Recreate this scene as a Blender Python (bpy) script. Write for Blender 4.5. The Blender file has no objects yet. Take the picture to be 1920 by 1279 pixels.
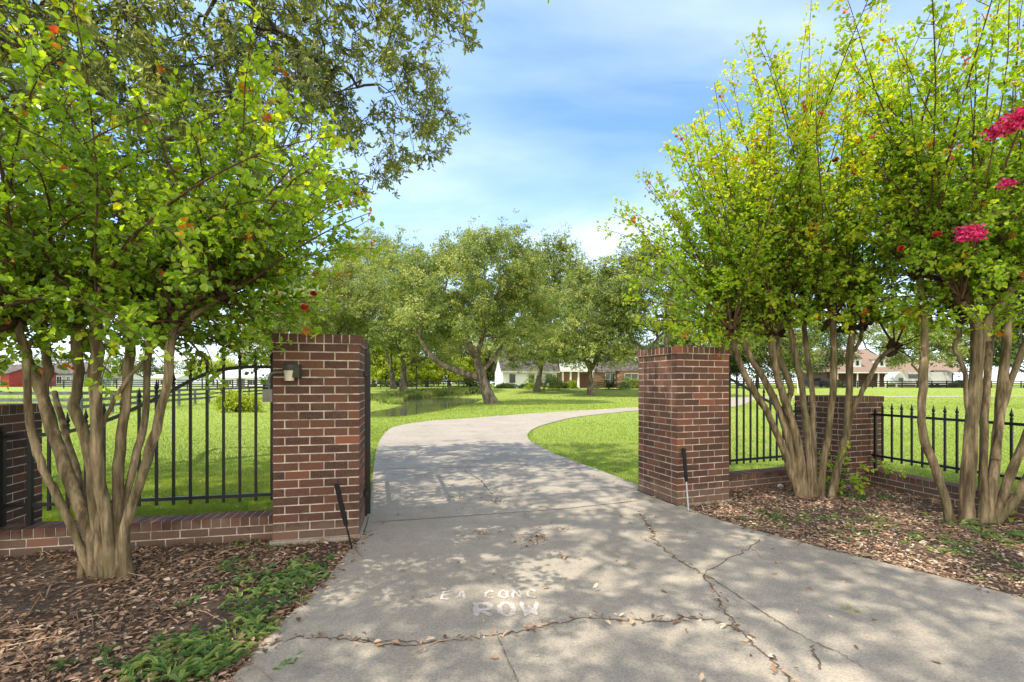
import bpy, math, random
import numpy as np
from mathutils import Vector

random.seed(7)
RNG = np.random.default_rng(11)
SC = bpy.context.scene
COL = SC.collection
F = 853.0            # focal length in photograph pixels (1920 wide)
CAMZ = 1.55
HOR = 718.0

def at(px, py, d):
    """photograph pixel at depth d -> world point"""
    return np.array([(px - 960.0) * d / F, d, CAMZ - (py - HOR) * d / F])

def gp(px, py, z=0.0):
    d = F * (CAMZ - z) / (py - HOR)
    return at(px, py, d)

def proj(p):
    p = np.asarray(p)
    y = np.maximum(p[..., 1], 1e-3)
    return 960 + F * p[..., 0] / y, HOR - F * (p[..., 2] - CAMZ) / y

def unit(v):
    v = np.asarray(v, float)
    n = np.linalg.norm(v, axis=-1, keepdims=True)
    return v / np.maximum(n, 1e-9)

# ------------------------------------------------------------------ materials
MATS = {}
def newmat(name):
    m = bpy.data.materials.new(name)
    m.use_nodes = True
    m.node_tree.nodes.clear()
    MATS[name] = m
    return m, m.node_tree

def nd(nt, t, **kw):
    n = nt.nodes.new(t)
    for k, v in kw.items():
        setattr(n, k, v)
    return n

def setin(n, **kw):
    for k, v in kw.items():
        n.inputs[k.replace('_', ' ')].default_value = v

def ramp(nt, fac, stops, interp='LINEAR'):
    r = nd(nt, 'ShaderNodeValToRGB')
    r.color_ramp.interpolation = interp
    e = r.color_ramp.elements
    while len(e) < len(stops):
        e.new(0.5)
    for i, (p, c) in enumerate(stops):
        e[i].position = p
        e[i].color = (*c, 1) if len(c) == 3 else c
    nt.links.new(fac, r.inputs[0])
    return r.outputs[0]

def noise(nt, scale, detail=4, rough=0.55, coord='Object', vec=None, sc=None):
    n = nd(nt, 'ShaderNodeTexNoise')
    n.inputs['Scale'].default_value = scale
    n.inputs['Detail'].default_value = detail
    n.inputs['Roughness'].default_value = rough
    if vec is None:
        tc = nd(nt, 'ShaderNodeTexCoord')
        vec = tc.outputs[coord]
    if sc is not None:
        mp = nd(nt, 'ShaderNodeMapping')
        mp.inputs['Scale'].default_value = sc
        nt.links.new(vec, mp.inputs[0])
        vec = mp.outputs[0]
    nt.links.new(vec, n.inputs['Vector'])
    return n.outputs[0]

def mix(nt, fac, a, b, mode='MIX'):
    m = nd(nt, 'ShaderNodeMix', data_type='RGBA', blend_type=mode)
    for sock, v in ((m.inputs[0], fac), (m.inputs[6], a), (m.inputs[7], b)):
        if isinstance(v, (int, float)):
            sock.default_value = v
        elif isinstance(v, tuple):
            sock.default_value = (*v, 1)
        else:
            nt.links.new(v, sock)
    return m.outputs[2]

def out(nt, shader):
    o = nd(nt, 'ShaderNodeOutputMaterial')
    nt.links.new(shader, o.inputs[0])

def pbsdf(nt, color, rough=0.7, spec=0.3, metal=0.0):
    p = nd(nt, 'ShaderNodeBsdfPrincipled')
    if isinstance(color, tuple):
        p.inputs['Base Color'].default_value = (*color, 1)
    else:
        nt.links.new(color, p.inputs['Base Color'])
    if isinstance(rough, (int, float)):
        p.inputs['Roughness'].default_value = rough
    else:
        nt.links.new(rough, p.inputs['Roughness'])
    p.inputs['Specular IOR Level'].default_value = spec
    p.inputs['Metallic'].default_value = metal
    return p

def bump(nt, p, h, strength=0.4, dist=0.01):
    b = nd(nt, 'ShaderNodeBump')
    b.inputs['Strength'].default_value = strength
    b.inputs['Distance'].default_value = dist
    nt.links.new(h, b.inputs['Height'])
    nt.links.new(b.outputs[0], p.inputs['Normal'])

def tintval(nt, name='tint'):
    a = nd(nt, 'ShaderNodeAttribute', attribute_name=name)
    return a.outputs['Fac']

def plain(name, c, rough=0.6, spec=0.3, var=0.25, scale=6.0, metal=0.0):
    m, nt = newmat(name)
    n = noise(nt, scale, 5)
    lo = tuple(x * (1 - var) for x in c)
    hi = tuple(min(1, x * (1 + var)) for x in c)
    p = pbsdf(nt, ramp(nt, n, [(0.3, lo), (0.7, hi)]), rough, spec, metal)
    out(nt, p.outputs[0])
    return m

def leafmat(name, stops, trans=0.4, tmul=(1.5, 1.35, 0.5), rough=0.45, spec=0.25):
    m, nt = newmat(name)
    c = ramp(nt, tintval(nt), stops)
    p = pbsdf(nt, c, rough, spec)
    t = nd(nt, 'ShaderNodeBsdfTranslucent')
    nt.links.new(mix(nt, 1.0, c, tmul, 'MULTIPLY'), t.inputs[0])
    ms = nd(nt, 'ShaderNodeMixShader')
    ms.inputs[0].default_value = trans
    nt.links.new(p.outputs[0], ms.inputs[1])
    nt.links.new(t.outputs[0], ms.inputs[2])
    out(nt, ms.outputs[0])
    return m

def barkmat(name, c1, c2, sc=(1, 1, .12), scale=22, bmp=0.6):
    m, nt = newmat(name)
    n = noise(nt, scale, 6, .65, sc=sc)
    n2 = noise(nt, 7, 4, .6, sc=(1, 1, .4))
    c = mix(nt, ramp(nt, n2, [(0.4, (0, 0, 0)), (0.56, (1, 1, 1))]), ramp(nt, n, [(0.36, tuple(x * .8 for x in c1)), (0.5, tuple((x + y) / 2 for x, y in zip(c1, c2))), (0.62, tuple(x * 1.12 for x in c2))]),
            ramp(nt, n, [(0.38, tuple(x * .55 for x in c1)), (0.62, (c2[0] * .6, c2[1] * .66, c2[2] * .58))]))
    p = pbsdf(nt, c, 0.85, 0.15)
    bump(nt, p, n, bmp, 0.012)
    out(nt, p.outputs[0])
    return m

# ------------------------------------------------------------------ mesh helpers
BASE = {}
def tag(o, label=None, cat=None, group=None, kind=None):
    if label: o['label'] = label
    if cat: o['category'] = cat
    if group: o['group'] = group
    if kind: o['kind'] = kind
    return o

def empty(name, loc, label=None, cat=None, group=None):
    o = bpy.data.objects.new(name, None)
    o.empty_display_size = 0.2
    COL.objects.link(o)
    o.location = tuple(float(x) for x in loc)
    BASE[o.name] = np.array(loc, float)
    return tag(o, label, cat, group)

class MB:
    """collects polygons, then builds ONE mesh object"""
    def __init__(self):
        self.v = []; self.n = 0; self.f = []; self.m = []; self.t = []
        self.sm = []
    def add(self, verts, faces, tint=0.5, mat=0, smooth=False):
        verts = np.asarray(verts, float).reshape(-1, 3)
        b = self.n
        self.v.append(verts); self.n += len(verts)
        if isinstance(faces, np.ndarray):
            self.f.append(faces + b)
            k = len(faces)
        else:
            for q in faces:
                self.f.append(np.asarray(q, int)[None, :] + b)
            k = len(faces)
        self.m.append(np.full(k, mat, np.int32))
        self.sm.append(np.full(k, smooth, bool))
        self.t.append(np.broadcast_to(np.asarray(tint, np.float32), (len(verts),)).copy())
    def box(self, c, s, rz=0.0, tint=0.5, mat=0, taper=1.0):
        x, y, z = np.asarray(s, float) / 2
        P = np.array([[-x, -y, -z], [x, -y, -z], [x, y, -z], [-x, y, -z],
                      [-x * taper, -y * taper, z], [x * taper, -y * taper, z], [x * taper, y * taper, z], [-x * taper, y * taper, z]])
        ca, sa = math.cos(rz), math.sin(rz)
        P = np.stack([P[:, 0] * ca - P[:, 1] * sa, P[:, 0] * sa + P[:, 1] * ca, P[:, 2]], 1) + np.asarray(c, float)
        self.hexa(P, tint, mat)
    def hexa(self, P, tint=0.5, mat=0):
        self.add(P, np.array([[0, 3, 2, 1], [4, 5, 6, 7], [0, 1, 5, 4], [1, 2, 6, 5], [2, 3, 7, 6], [3, 0, 4, 7]]), tint, mat)
    def obox(self, o, u, w, L, D, z0, z1, tint=0.5, mat=0):
        """box from point o along u for L, along w for D, z0..z1"""
        u = np.array([u[0], u[1], 0.]); w = np.array([w[0], w[1], 0.])
        o = np.array([o[0], o[1], 0.])
        b = [o, o + u * L, o + u * L + w * D, o + w * D]
        P = np.array([p + [0, 0, z0] for p in b] + [p + [0, 0, z1] for p in b])
        if u[0] * w[1] - u[1] * w[0] < 0:
            P = P[[0, 3, 2, 1, 4, 7, 6, 5]]
        self.hexa(P, tint, mat)
    def tube(self, pts, rad, n=6, tint=0.5, mat=0, cap=True):
        pts = np.asarray(pts, float)
        rad = np.broadcast_to(np.asarray(rad, float), (len(pts),))
        k = len(pts)
        d = np.zeros_like(pts)
        d[1:-1] = pts[2:] - pts[:-2]; d[0] = pts[1] - pts[0]; d[-1] = pts[-1] - pts[-2]
        d = unit(d)
        ref = np.array([1., 0, 0]) if abs(d[0][0]) < .8 else np.array([0, 1., 0])
        a = np.arange(n) * 2 * np.pi / n
        V = np.zeros((k, n, 3))
        for i in range(k):
            s = np.cross(d[i], ref); s /= max(np.linalg.norm(s), 1e-9)
            t = np.cross(d[i], s); ref = np.cross(s, d[i])
            V[i] = pts[i] + rad[i] * (np.cos(a)[:, None] * s + np.sin(a)[:, None] * t)
        i = np.arange(k - 1)[:, None] * n
        j = np.arange(n)[None, :]
        j2 = (j + 1) % n
        q = np.stack([(i + j), (i + j2), (i + n + j2), (i + n + j)], -1).reshape(-1, 4)
        self.add(V.reshape(-1, 3), q, tint, mat, True)
        if cap:
            self.add(V[-1], [list(range(n))], tint, mat)
            self.add(V[0], [list(range(n))[::-1]], tint, mat)
    def lathe(self, c, prof, n=16, tint=0.5, mat=0):
        c = np.asarray(c, float)
        self.tube([c + [0, 0, z] for r, z in prof], [max(r, 1e-4) for r, z in prof], n, tint, mat)
    def sheet(self, poly, z, tint=0.5, mat=0):
        P = np.array([[p[0], p[1], z if np.isscalar(z) else z[i]] for i, p in enumerate(poly)])
        self.add(P, [list(range(len(P)))], tint, mat)
    def slab(self, poly, z0, z1, tint=0.5, mat=0):
        a = sum(poly[i - 1][0] * poly[i][1] - poly[i][0] * poly[i - 1][1] for i in range(len(poly)))
        if a < 0: poly = list(poly)[::-1]
        n = len(poly)
        P = np.array([[p[0], p[1], z0] for p in poly] + [[p[0], p[1], z1] for p in poly])
        fs = [list(range(n, 2 * n)), list(range(n))[::-1]] + [[i, (i + 1) % n, n + (i + 1) % n, n + i] for i in range(n)]
        self.add(P, fs, tint, mat)
    def build(self, name, mats, parent=None, base=None):
        if not isinstance(mats, (list, tuple)): mats = [mats]
        me = bpy.data.meshes.new(name)
        V = np.concatenate(self.v)
        if parent is not None:
            r = parent
            while r.parent is not None: r = r.parent
            V = V - BASE[r.name]
        elif base is not None:
            V = V - np.asarray(base, float)
        sizes = np.concatenate([np.full(len(f), f.shape[1], np.int32) for f in self.f])
        loops = np.concatenate([f.reshape(-1) for f in self.f]).astype(np.int32)
        starts = np.concatenate([[0], np.cumsum(sizes)[:-1]]).astype(np.int32)
        me.vertices.add(len(V)); me.vertices.foreach_set('co', V.astype(np.float32).ravel())
        me.loops.add(len(loops)); me.loops.foreach_set('vertex_index', loops)
        me.polygons.add(len(sizes)); me.polygons.foreach_set('loop_start', starts)
        me.polygons.foreach_set('material_index', np.concatenate(self.m))
        me.polygons.foreach_set('use_smooth', np.concatenate(self.sm))
        me.update(calc_edges=True)
        a = me.attributes.new('tint', 'FLOAT', 'POINT')
        a.data.foreach_set('value', np.concatenate(self.t))
        for m in mats: me.materials.append(m)
        o = bpy.data.objects.new(name, me)
        COL.objects.link(o)
        if parent is not None:
            o.parent = parent
        elif base is not None:
            o.location = tuple(float(x) for x in base)
            BASE[o.name] = np.asarray(base, float)
        else:
            BASE[o.name] = np.zeros(3)
        return o

def add_leaves(mb, pos, axis, nrm, L, W, tint, fold=0.18, droop=0.12, mat=0, shape=(.28, .5, .72, .42)):
    axis = unit(axis)
    side = unit(np.cross(axis, nrm)); nrm = unit(np.cross(side, axis))
    L = np.asarray(L).reshape(-1, 1); W = np.asarray(W).reshape(-1, 1)
    a, wa, b, wb = shape
    base = pos
    l1 = pos + axis * L * a + side * W * wa + nrm * W * fold
    r1 = pos + axis * L * a - side * W * wa + nrm * W * fold
    l2 = pos + axis * L * b + side * W * wb + nrm * W * fold * .5
    r2 = pos + axis * L * b - side * W * wb + nrm * W * fold * .5
    tip = pos + axis * L - nrm * L * droop
    V = np.stack([base, l1, l2, tip, r2, r1], 1).reshape(-1, 3)
    i = np.arange(len(pos))[:, None] * 6
    q = np.concatenate([i + [0, 1, 2, 3], i + [0, 3, 4, 5]], 1).reshape(-1, 4)
    mb.add(V, q, np.repeat(np.asarray(tint, np.float32), 6), mat)

def add_diamonds(mb, pos, axis, nrm, L, W, tint, mat=0):
    axis = unit(axis); side = unit(np.cross(axis, nrm)); n2 = np.cross(side, axis)
    L = np.asarray(L).reshape(-1, 1); W = np.asarray(W).reshape(-1, 1)
    V = np.stack([pos - axis * L / 2, pos + side * W / 2 + n2 * W * .15, pos + axis * L / 2, pos - side * W / 2 + n2 * W * .15], 1).reshape(-1, 3)
    q = np.arange(len(pos) * 4).reshape(-1, 4)
    mb.add(V, q, np.repeat(np.asarray(tint, np.float32), 4), mat)

def rdir(n):
    return unit(RNG.normal(size=(n, 3)))

def inpoly(x, y, poly):
    x = np.asarray(x); y = np.asarray(y)
    c = np.zeros(x.shape, bool)
    P = np.asarray(poly)[:, :2]
    j = len(P) - 1
    for i in range(len(P)):
        xi, yi = P[i]; xj, yj = P[j]
        cond = ((yi > y) != (yj > y)) & (x < (xj - xi) * (y - yi) / (yj - yi + 1e-12) + xi)
        c ^= cond
        j = i
    return c

def polydist(x, y, poly, closed=True):
    P = np.asarray(poly)[:, :2]
    d = np.full(np.shape(x), 1e9)
    n = len(P)
    for i in range(n if closed else n - 1):
        a = P[i]; b = P[(i + 1) % n]
        e = b - a
        t = np.clip(((x - a[0]) * e[0] + (y - a[1]) * e[1]) / (e @ e + 1e-12), 0, 1)
        d = np.minimum(d, np.hypot(x - a[0] - t * e[0], y - a[1] - t * e[1]))
    return d

def sstep(a, b, x):
    t = np.clip((x - a) / (b - a), 0, 1)
    return t * t * (3 - 2 * t)

def spline(P, k=4):
    P = np.asarray(P, float)
    Q = np.vstack([2 * P[0] - P[1], P, 2 * P[-1] - P[-2]])
    o = []
    for i in range(1, len(Q) - 2):
        for s in range(k):
            t = s / k
            p0, p1, p2, p3 = Q[i - 1], Q[i], Q[i + 1], Q[i + 2]
            o.append(.5 * (2 * p1 + (p2 - p0) * t + (2 * p0 - 5 * p1 + 4 * p2 - p3) * t * t + (3 * p1 - p0 - 3 * p2 + p3) * t ** 3))
    o.append(P[-1])
    return np.array(o)

# ------------------------------------------------------------------ colours
M_BRICK, nt = newmat('brick')
n1 = noise(nt, 45, 6, .7); n2 = noise(nt, 5, 4)
c = ramp(nt, tintval(nt), [(0.0, (.046, .029, .023)), (.35, (.078, .041, .029)), (.6, (.118, .054, .035)), (.85, (.165, .068, .041)), (1.0, (.27, .086, .046))])
c = mix(nt, ramp(nt, n1, [(.35, (0, 0, 0)), (.7, (.55, .55, .55))]), c, (.19, .095, .07))
c = mix(nt, ramp(nt, n2, [(.55, (0, 0, 0)), (.85, (.4, .4, .4))]), c, (.22, .15, .10))
tz = nd(nt, 'ShaderNodeNewGeometry'); sz = nd(nt, 'ShaderNodeSeparateXYZ'); nt.links.new(tz.outputs['Position'], sz.inputs[0])
ad = nd(nt, 'ShaderNodeMath', operation='MULTIPLY_ADD'); nt.links.new(n2, ad.inputs[0]); ad.inputs[1].default_value = -.35; nt.links.new(sz.outputs[2], ad.inputs[2])
c = mix(nt, ramp(nt, ad.outputs[0], [(0.0, (.4, .4, .4)), (.02, (.25, .25, .25)), (.06, (0, 0, 0))]), c, (.21, .16, .115))
n5 = noise(nt, 2.3, 6, .7)
c = mix(nt, ramp(nt, n5, [(.62, (0, 0, 0)), (.78, (.3, .3, .3))]), c, (.30, .235, .18))
p = pbsdf(nt, c, .85, .2); bump(nt, p, n1, .5, .006); out(nt, p.outputs[0])

M_MORTAR = plain('mortar', (.54, .46, .375), .95, .1, .5, 9)
M_IRON = plain('black_iron', (.012, .012, .012), .42, .45, .3, 20)
M_CONC, nt = newmat('concrete')
ns = noise(nt, 140, 3, .7); nm = noise(nt, 9, 5, .6); nl = noise(nt, .9, 4, .6); nl2 = noise(nt, 2.2, 5, .65, sc=(1, .5, 1))
c = ramp(nt, nl, [(.3, (.29, .245, .188)), (.7, (.395, .338, .26))])
c = mix(nt, ramp(nt, nm, [(.35, (.5, .5, .5)), (.65, (0, 0, 0))]), c, (.235, .21, .18))
c = mix(nt, ramp(nt, ns, [(.36, (.75, .75, .75)), (.5, (0, 0, 0)), (.62, (0, 0, 0)), (.72, (.35, .35, .35))]), c, mix(nt, ns, (.06, .055, .05), (.75, .70, .64)))
c = mix(nt, 1.0, c, ramp(nt, noise(nt, 75, 2, .8), [(.3, (.72, .72, .72)), (.5, (1, 1, 1)), (.7, (1.2, 1.2, 1.2))]), 'MULTIPLY')
c = mix(nt, ramp(nt, nl2, [(.58, (0, 0, 0)), (.78, (.45, .45, .45))]), c, (.26, .225, .16))
no = noise(nt, 1.5, 6, .7, sc=(1, 1, 1))
c = mix(nt, ramp(nt, no, [(.57, (0, 0, 0)), (.63, (.32, .32, .32)), (.7, (.5, .5, .5))]), c, (.17, .155, .135))
p = pbsdf(nt, c, .9, .15); bump(nt, p, ns, .35, .004); out(nt, p.outputs[0])
M_CRACK = plain('crack_fill', (.12, .09, .065), 1, .05, .5, 40)
M_JOINT = plain('joint_fill', (.17, .145, .12), 1, .05, .5, 40)

M_GROUND, nt = newmat('lawn_ground')
n1 = noise(nt, .22, 5, .6); n2 = noise(nt, 12, 6, .75); n3 = noise(nt, 1.6, 5, .65)
c = ramp(nt, n2, [(.28, (.14, .20, .03)), (.5, (.23, .30, .052)), (.75, (.32, .37, .085))])
c = mix(nt, ramp(nt, n1, [(.4, (0, 0, 0)), (.68, (.5, .5, .5))]), c, (.28, .29, .08))
c = mix(nt, ramp(nt, n3, [(.5, (0, 0, 0)), (.8, (.45, .45, .45))]), c, (.12, .19, .03))
p = pbsdf(nt, c, .95, .1); bump(nt, p, n2, .9, .05); out(nt, p.outputs[0])

M_SOIL, nt = newmat('bed_soil')
n1 = noise(nt, 30, 8, .75); n2 = noise(nt, 2.5, 4)
c = ramp(nt, n1, [(.3, (.035, .024, .017)), (.5, (.10, .07, .052)), (.72, (.21, .15, .115))])
c = mix(nt, ramp(nt, n2, [(.45, (0, 0, 0)), (.7, (.6, .6, .6))]), c, (.15, .125, .10))
p = pbsdf(nt, c, .95, .1); bump(nt, p, n1, .8, .02); out(nt, p.outputs[0])

M_LITTER, nt = newmat('dead_leaves')
c = ramp(nt, tintval(nt), [(0, (.065, .045, .032)), (.3, (.165, .10, .063)), (.55, (.29, .175, .11)), (.8, (.43, .285, .185)), (1, (.55, .44, .33))])
p = pbsdf(nt, c, .7, .25); out(nt, p.outputs[0])

GR = [(0, (.12, .18, .026)), (.35, (.20, .275, .042)), (.7, (.29, .36, .06)), (1, (.42, .43, .12))]
M_GRASS = leafmat('grass_blade', GR, .35, (1.3, 1.3, .5), .5, .2)
M_WEED = leafmat('weed_leaf', [(0, (.07, .15, .05)), (.5, (.15, .25, .08)), (1, (.32, .39, .12))], .35)
M_MYRT = leafmat('myrtle_leaf', [(0, (.10, .185, .022)), (.3, (.20, .315, .03)), (.55, (.31, .455, .036)), (.78, (.49, .56, .05)), (.9, (.62, .52, .03)), (.95, (.50, .18, .03)), (1, (.45, .06, .03))],
                 .55, (1.45, 1.45, .45), .34, .5)
M_OAKL = leafmat('oak_leaf', [(0, (.125, .145, .065)), (.5, (.225, .255, .105)), (1, (.36, .36, .14))], .5, (1.5, 1.5, .6), .4, .4)
M_TREEL = leafmat('tree_leaf', [(0, (.095, .132, .034)), (.4, (.185, .245, .064)), (.75, (.335, .375, .095)), (1, (.46, .46, .15))], .38, (1.3, 1.3, .6), .5, .3)
M_DARKL = leafmat('dark_leaf', [(0, (.03, .058, .017)), (.5, (.07, .11, .03)), (1, (.13, .18, .045))], .3, (1.3, 1.3, .6), .5, .3)
M_BRIGHTL = leafmat('bright_leaf', [(0, (.12, .18, .015)), (.5, (.27, .36, .03)), (1, (.46, .50, .06))], .4)
M_FLOWER = leafmat('flower_petal', [(0, (.36, .006, .07)), (.5, (.74, .02, .17)), (1, (.88, .16, .38))], .3, (1.1, 1, 1))
M_FLOWRED = leafmat('flower_bud', [(0, (.35, .01, .02)), (1, (.65, .05, .05))], .3, (1.1, 1, 1))
M_MBARK = barkmat('myrtle_bark', (.15, .105, .060), (.36, .27, .165), (1, 1, .10), 26, .6)
M_TWIG = plain('myrtle_twig', (.10, .055, .03), .8, .2, .4, 20)
M_STUB = plain('knob_bark', (.055, .033, .022), .9, .1, .6, 30)
M_OBARK = barkmat('oak_bark', (.055, .042, .032), (.17, .135, .10), (1, 1, .25), 16, .9)
M_FBARK = barkmat('far_oak_bark', (.10, .078, .06), (.28, .225, .175), (1, 1, .25), 3.5, .9)

M_WATER, nt = newmat('pond_water')
n = noise(nt, 1.4, 3, .5, sc=(1, .35, 1))
p = pbsdf(nt, (.07, .08, .05), .09, .7); bump(nt, p, n, .12, .05); out(nt, p.outputs[0])

M_WHITE = plain('white_paint', (.80, .80, .78), .6, .3, .06, 2)
M_SIDING, nt = newmat('white_siding')
tc = nd(nt, 'ShaderNodeTexCoord'); w = nd(nt, 'ShaderNodeTexWave', wave_type='BANDS', bands_direction='Z')
w.inputs['Scale'].default_value = 2.2; nt.links.new(tc.outputs['Object'], w.inputs[0])
p = pbsdf(nt, ramp(nt, w.outputs[0], [(0, (.62, .63, .62)), (.25, (.80, .80, .79)), (1, (.82, .82, .80))]), .6, .3); out(nt, p.outputs[0])
M_SAGE = plain('sage_siding', (.36, .41, .38), .7, .2, .08, 2)
M_BARNRED = plain('barn_red', (.30, .05, .045), .8, .2, .2, 2)
M_ROOFG = plain('grey_shingles', (.105, .092, .082), .9, .15, .6, 2.2)
M_ROOFB = plain('brown_shingles', (.25, .18, .135), .9, .15, .25, 8)
M_ROOFW = plain('white_metal_roof', (.66, .68, .70), .5, .3, .06, 2)
M_TAN = plain('tan_metal', (.55, .47, .38), .6, .3, .08, 2)
M_GLASS = plain('window_glass', (.03, .045, .05), .12, .6, .2, 3)
M_DOOR = plain('brown_door', (.13, .055, .035), .5, .3, .25, 4)
M_FARBRICK, nt = newmat('far_brick')
tc = nd(nt, 'ShaderNodeTexCoord'); b = nd(nt, 'ShaderNodeTexBrick')
b.inputs['Scale'].default_value = 1.6; b.inputs['Color1'].default_value = (.30, .13, .09, 1); b.inputs['Color2'].default_value = (.38, .19, .13, 1); b.inputs['Mortar'].default_value = (.42, .34, .28, 1)
mp = nd(nt, 'ShaderNodeMapping'); mp.inputs['Rotation'].default_value = (math.radians(90), 0, 0)
nt.links.new(tc.outputs['Object'], mp.inputs[0]); nt.links.new(mp.outputs[0], b.inputs[0])
p = pbsdf(nt, b.outputs[0], .9, .15); out(nt, p.outputs[0])
M_FENCEW = plain('black_board', (.03, .031, .034), .8, .2, .4, 3)
M_FENCEG = plain('grey_board', (.13, .14, .15), .85, .2, .35, 3)
M_LAMPCAP = plain('lamp_cap', (.055, .05, .042), .6, .3, .3, 20)
M_LAMPGL = plain('lamp_cream_glass', (.62, .56, .42), .35, .4, .08, 12)
M_CONDUIT = plain('grey_conduit', (.20, .19, .17), .6, .3, .25, 20)
M_RUBBER = plain('black_rubber', (.012, .012, .012), .75, .2, .3, 30)
M_ZINC = plain('zinc_rod', (.42, .42, .41), .45, .4, .2, 30, .3)
M_DARKCAR = plain('dark_car_paint', (.02, .021, .024), .3, .5, .2, 3)

# chalk: patchy spray paint
M_CHALK, nt = newmat('spray_chalk')
n = noise(nt, 38, 5, .7)
p = pbsdf(nt, (.80, .72, .72), .95, .1)
nt.links.new(ramp(nt, n, [(.34, (.36, .31, .255)), (.64, (.56, .51, .475))]), p.inputs['Base Color']); out(nt, p.outputs[0])

# ------------------------------------------------------------------ layout of the ground
# drive edges (photograph pixels on the ground plane)
EL = [(330, 1400), (437, 1279), (491, 1213), (513, 1190), (553, 1151), (593, 1111), (619, 1082), (661, 1031), (681, 1009), (691, 975), (696, 930), (700, 885), (705, 850), (713, 826), (726, 810), (745, 800), (800, 791), (850, 787.5), (900, 784), (960, 779), (1000, 776), (1050, 773), (1100, 770), (1150, 767), (1200, 764)]
ER = [(2250, 1215), (1920, 1129), (1741, 1082), (1570, 1040), (1429, 1003), (1335, 975), (1275, 950), (1208, 918), (1130, 887), (1050, 857), (1015, 840), (995, 829), (989, 820), (992, 812), (1003, 804), (1025, 796), (1055, 788), (1080, 783), (1120, 778), (1160, 774), (1205, 770)]
PL = [gp(*p)[:2] for p in EL]; PR = [gp(*p)[:2] for p in ER]
PL = [np.array([-2.2, -3.]), np.array([-2.0, 0.6])] + PL + [np.array([16., 36.]), np.array([27., 50.]), np.array([60., 55.])]
PR = [np.array([9., -3.]), np.array([8.0, 1.6])] + PR + [np.array([14.5, 29.5]), np.array([22., 41.]), np.array([30., 47.]), np.array([60., 51.])]
PLs = spline(np.array(PL), 3); PRs = spline(np.array(PR), 3)
DRIVE = np.vstack([PLs, PRs[::-1]])

POND = np.array([gp(x, y, -.25)[:2] for x, y in [(600, 785), (660, 783), (699, 783), (735, 783), (775, 778), (815, 772), (850, 764), (880, 757), (905, 750), (898, 746.5), (880, 745.5), (840, 745), (790, 746.5), (765, 749), (752, 755), (757, 760), (735, 766), (700, 771), (640, 775), (600, 777)]])

def hgt(x, y):
    x = np.asarray(x, float); y = np.asarray(y, float)
    d = polydist(x, y, POND); ins = inpoly(x, y, POND)
    up = .66 * sstep(50, 68, y)
    bank = np.clip(d / 3.5, 0, 1)
    h = np.where(ins, -.25 - .6 * np.clip(d / 2, 0, 1), -.25 * (1 - bank) + up * np.clip(d / 7, 0, 1))
    return h

def axis_coords(lo, hi, step, ext):
    a = list(np.arange(lo, hi + .01, step))
    s = step; p = a[-1]; q = a[0]; b = []; c = []
    while p < ext[1]:
        s *= 1.5; p += s; b.append(p)
    s = step
    while q > ext[0]:
        s *= 1.5; q -= s; c.append(q)
    return np.array(c[::-1] + a + b)

def build_ground():
    xs = axis_coords(-48, 48, .8, (-2500, 2500)); ys = axis_coords(-8, 96, .8, (-300, 3500))
    X, Y = np.meshgrid(xs, ys)
    Z = hgt(X, Y)
    V = np.stack([X, Y, Z], -1).reshape(-1, 3)
    nx, ny = len(xs), len(ys)
    i = (np.arange(ny - 1)[:, None] * nx + np.arange(nx - 1)[None, :]).reshape(-1, 1)
    q = i + np.array([0, 1, nx + 1, nx])
    mb = MB(); mb.add(V, q, .5, 0, True)
    tag(mb.build('lawn', M_GROUND), 'bright green mown lawn reaching to the far fences', kind='structure')
build_ground()

# pond water
mb = MB(); c0 = POND.mean(0)
pw = c0 + (POND - c0) * 1.0
e = POND + unit(POND - c0) * .35
mb.sheet(e, -.25)
tag(mb.build('pond', M_WATER), 'still dark pond reflecting the trees', kind='structure')

# driveway: slab strips between the two edges, cracks and joints in the same mesh
def resample(P, n):
    P = np.asarray(P, float)
    d = np.concatenate([[0], np.cumsum(np.linalg.norm(np.diff(P, axis=0), axis=1))])
    return np.stack([np.interp(np.linspace(0, d[-1], n), d, P[:, k]) for k in (0, 1)], 1)

mb = MB()
mb.slab([tuple(p) for p in DRIVE], -.08, .03)
def ribbon(mb, P, w, z, mat, jag=.012, sub=7, wvar=.6, climb=.0009):
    P = np.asarray(P, float)
    Q = [];
    for a, b in zip(P[:-1], P[1:]):
        for s in range(sub):
            Q.append(a + (b - a) * s / sub)
    Q.append(P[-1]); Q = np.array(Q)
    Q = Q + RNG.normal(size=Q.shape) * jag
    d = np.gradient(Q, axis=0); nrm = unit(np.stack([-d[:, 1], d[:, 0]], 1))
    ww = w * (1 + wvar * RNG.uniform(-1, 1, len(Q)))[:, None]
    ww[0] *= .2; ww[-1] *= .2
    A = Q + nrm * ww / 2; B = Q - nrm * ww / 2
    k = len(Q)
    zr_ = z + np.linspace(0, climb, k)
    V = np.concatenate([np.c_[A, zr_], np.c_[B, zr_]])
    i = np.arange(k - 1)[:, None]
    mb.add(V, np.concatenate([i + k, i + k + 1, i + 1, i], 1), .5, mat)
G2 = lambda pts: [gp(x, y, .03)[:2] for x, y in pts]
CR1 = G2([(498, 1208), (560, 1194), (590, 1196), (655, 1199), (717, 1210), (786, 1210), (863, 1199), (932, 1191), (983, 1182), (1038, 1171), (1100, 1157), (1185, 1166), (1262, 1166), (1284, 1158), (1343, 1164), (1360, 1172), (1382, 1178), (1405, 1198), (1416, 1217), (1450, 1240), (1476, 1270), (1500, 1300)])
CR2 = G2([(1202, 963), (1217, 990), (1232, 1020), (1267, 1046), (1318, 1078), (1337, 1104), (1352, 1138), (1369, 1159), (1378, 1176)])
CR3 = G2([(1322, 1078), (1365, 1104), (1425, 1146), (1467, 1172), (1519, 1202), (1570, 1223), (1621, 1255)])
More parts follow.
